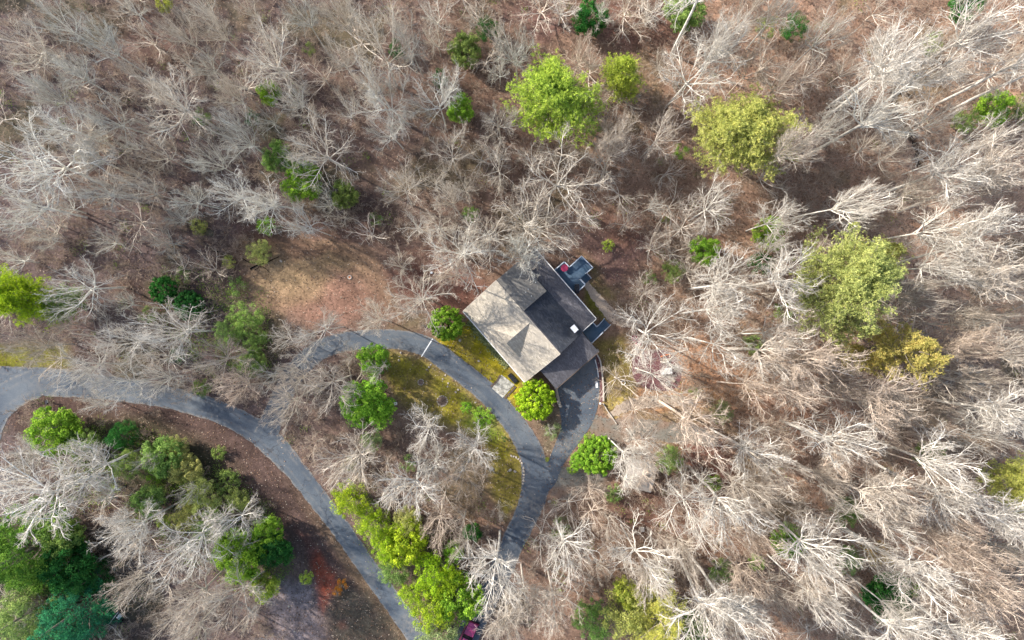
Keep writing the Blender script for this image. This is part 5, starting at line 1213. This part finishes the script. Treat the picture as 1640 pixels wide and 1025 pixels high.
# fallen leaves lying over soil, moss, road edges and gravel
LRS = np.random.RandomState(5); NL = 120000
lx = LRS.uniform(-86, 86, NL); ly = LRS.uniform(-55, 55, NL)
lpx = 820+lx/MPP; lpy = 512.5-ly/MPP
rdist = np.minimum.reduce([seg_dist(lx, ly, q)-w_ for q, w_ in road_lines])
house_d = np.hypot(lx-5, ly+1)
onroad = rdist < 0
keep = (~onroad) | ((rdist > -0.5) & (LRS.rand(NL) < 0.55)) | (LRS.rand(NL) < 0.06)
keep &= ~((house_d < 10.5))
lx, ly = lx[keep], ly[keep]; n_ = len(lx); lz = hgt(lx, ly)+0.055+LRS.uniform(0, 0.03, n_)
nn = LRS.normal(0, 0.35, (n_, 3)); nn[:, 2] = 1; nn /= np.linalg.norm(nn, axis=1, keepdims=True)
Vl, Fl = quads_at(np.stack([lx, ly, lz], 1), nn, 0.095, 0.7, LRS)
lm = fast_mesh("leaf_litter", Vl, Fl, LITTER, smooth=False); set_tint(lm, np.repeat(LRS.uniform(0, 1, n_), 4))
lo = bpy.data.objects.new("leaf_litter", lm); col.objects.link(lo); tag(lo, "scattered dry brown and tan fallen leaves", "leaf litter", kind='stuff')

# variegated ground cover in the bed under the tan eave
CRS = np.random.RandomState(9); NC = 5200
cu_ = CRS.uniform(1.5, 11.2, NC); cv_ = -6.5-np.abs(CRS.normal(0.7, 0.45, NC)); ca_, sa_ = math.cos(HA), math.sin(HA)
Cc_ = np.stack([HO[0]+cu_*ca_-cv_*sa_, HO[1]+cu_*sa_+cv_*ca_, CRS.uniform(0.05, 0.32, NC)], 1)
nn = CRS.normal(0, 0.6, (NC, 3)); nn[:, 2] += 1; nn /= np.linalg.norm(nn, axis=1, keepdims=True)
Vc_, Fc_ = quads_at(Cc_, nn, 0.11, 0.6, CRS); cm_ = fast_mesh("ground_cover", Vc_, Fc_, LEAF, smooth=False); set_tint(cm_, np.repeat(CRS.uniform(0.45, 1.5, NC), 4))
co_ = bpy.data.objects.new("ground_cover", cm_); col.objects.link(co_); co_.color = (0.30, 0.33, 0.15, 1); tag(co_, "pale green variegated ground cover along the front of the house", "ground cover", kind='stuff')

# low green growth running through the thickets
GRS = np.random.RandomState(41); gr_ = random.Random(8); GC = []; GT = []
ISL = [(70,665),(230,695),(330,735),(430,800),(475,900),(430,960),(300,900),(230,830),(100,800)]; HZ = [(240,425),(430,460),(440,600),(330,610),(250,520)]; ROW = [(530,780),(610,800),(720,880),(760,990),(700,1040),(640,950),(590,880)]
def inpoly(): 
    k = gr_.random()
    P = ISL if k < 0.42 else (HZ if k < 0.58 else (ROW if k < 0.70 else None))
    while True:
        px = gr_.uniform(0, 1640); py = gr_.uniform(0, 1025)
        if P is None:
            if scatter_ok(px, py, 26): return px, py, 0.55
        elif inside(px, py, P) and d2lines(px, py) > 22: return px, py, 1.0
for _ in range(620):
    px, py, k = inpoly(); x, y, z = G(px, py); rr = gr_.uniform(0.5, 1.5)*(0.8+0.4*k); n_ = int(60*k*rr+20)
    d = GRS.normal(0, 0.5, (n_, 3)); d[:, 2] = np.abs(d[:, 2])*0.7+0.1
    GC.append(np.array([x, y, z])+d*rr); GT.append(np.full(n_, gr_.uniform(0.45, 1.25))*GRS.uniform(0.7, 1.3, n_))
GC = np.concatenate(GC); GT = np.concatenate(GT); nn = GRS.normal(0, 0.7, (len(GC), 3)); nn[:, 2] += 0.8; nn /= np.linalg.norm(nn, axis=1, keepdims=True)
Vg, Fg = quads_at(GC, nn, 0.085, 0.55, GRS); gm_ = fast_mesh("green_undergrowth", Vg, Fg, LEAF, smooth=False); set_tint(gm_, np.repeat(GT, 4))
gg = bpy.data.objects.new("green_undergrowth", gm_); col.objects.link(gg); gg.color = (0.24, 0.37, 0.06, 1); tag(gg, "low green leafy undergrowth in the thickets", "undergrowth", kind='stuff')
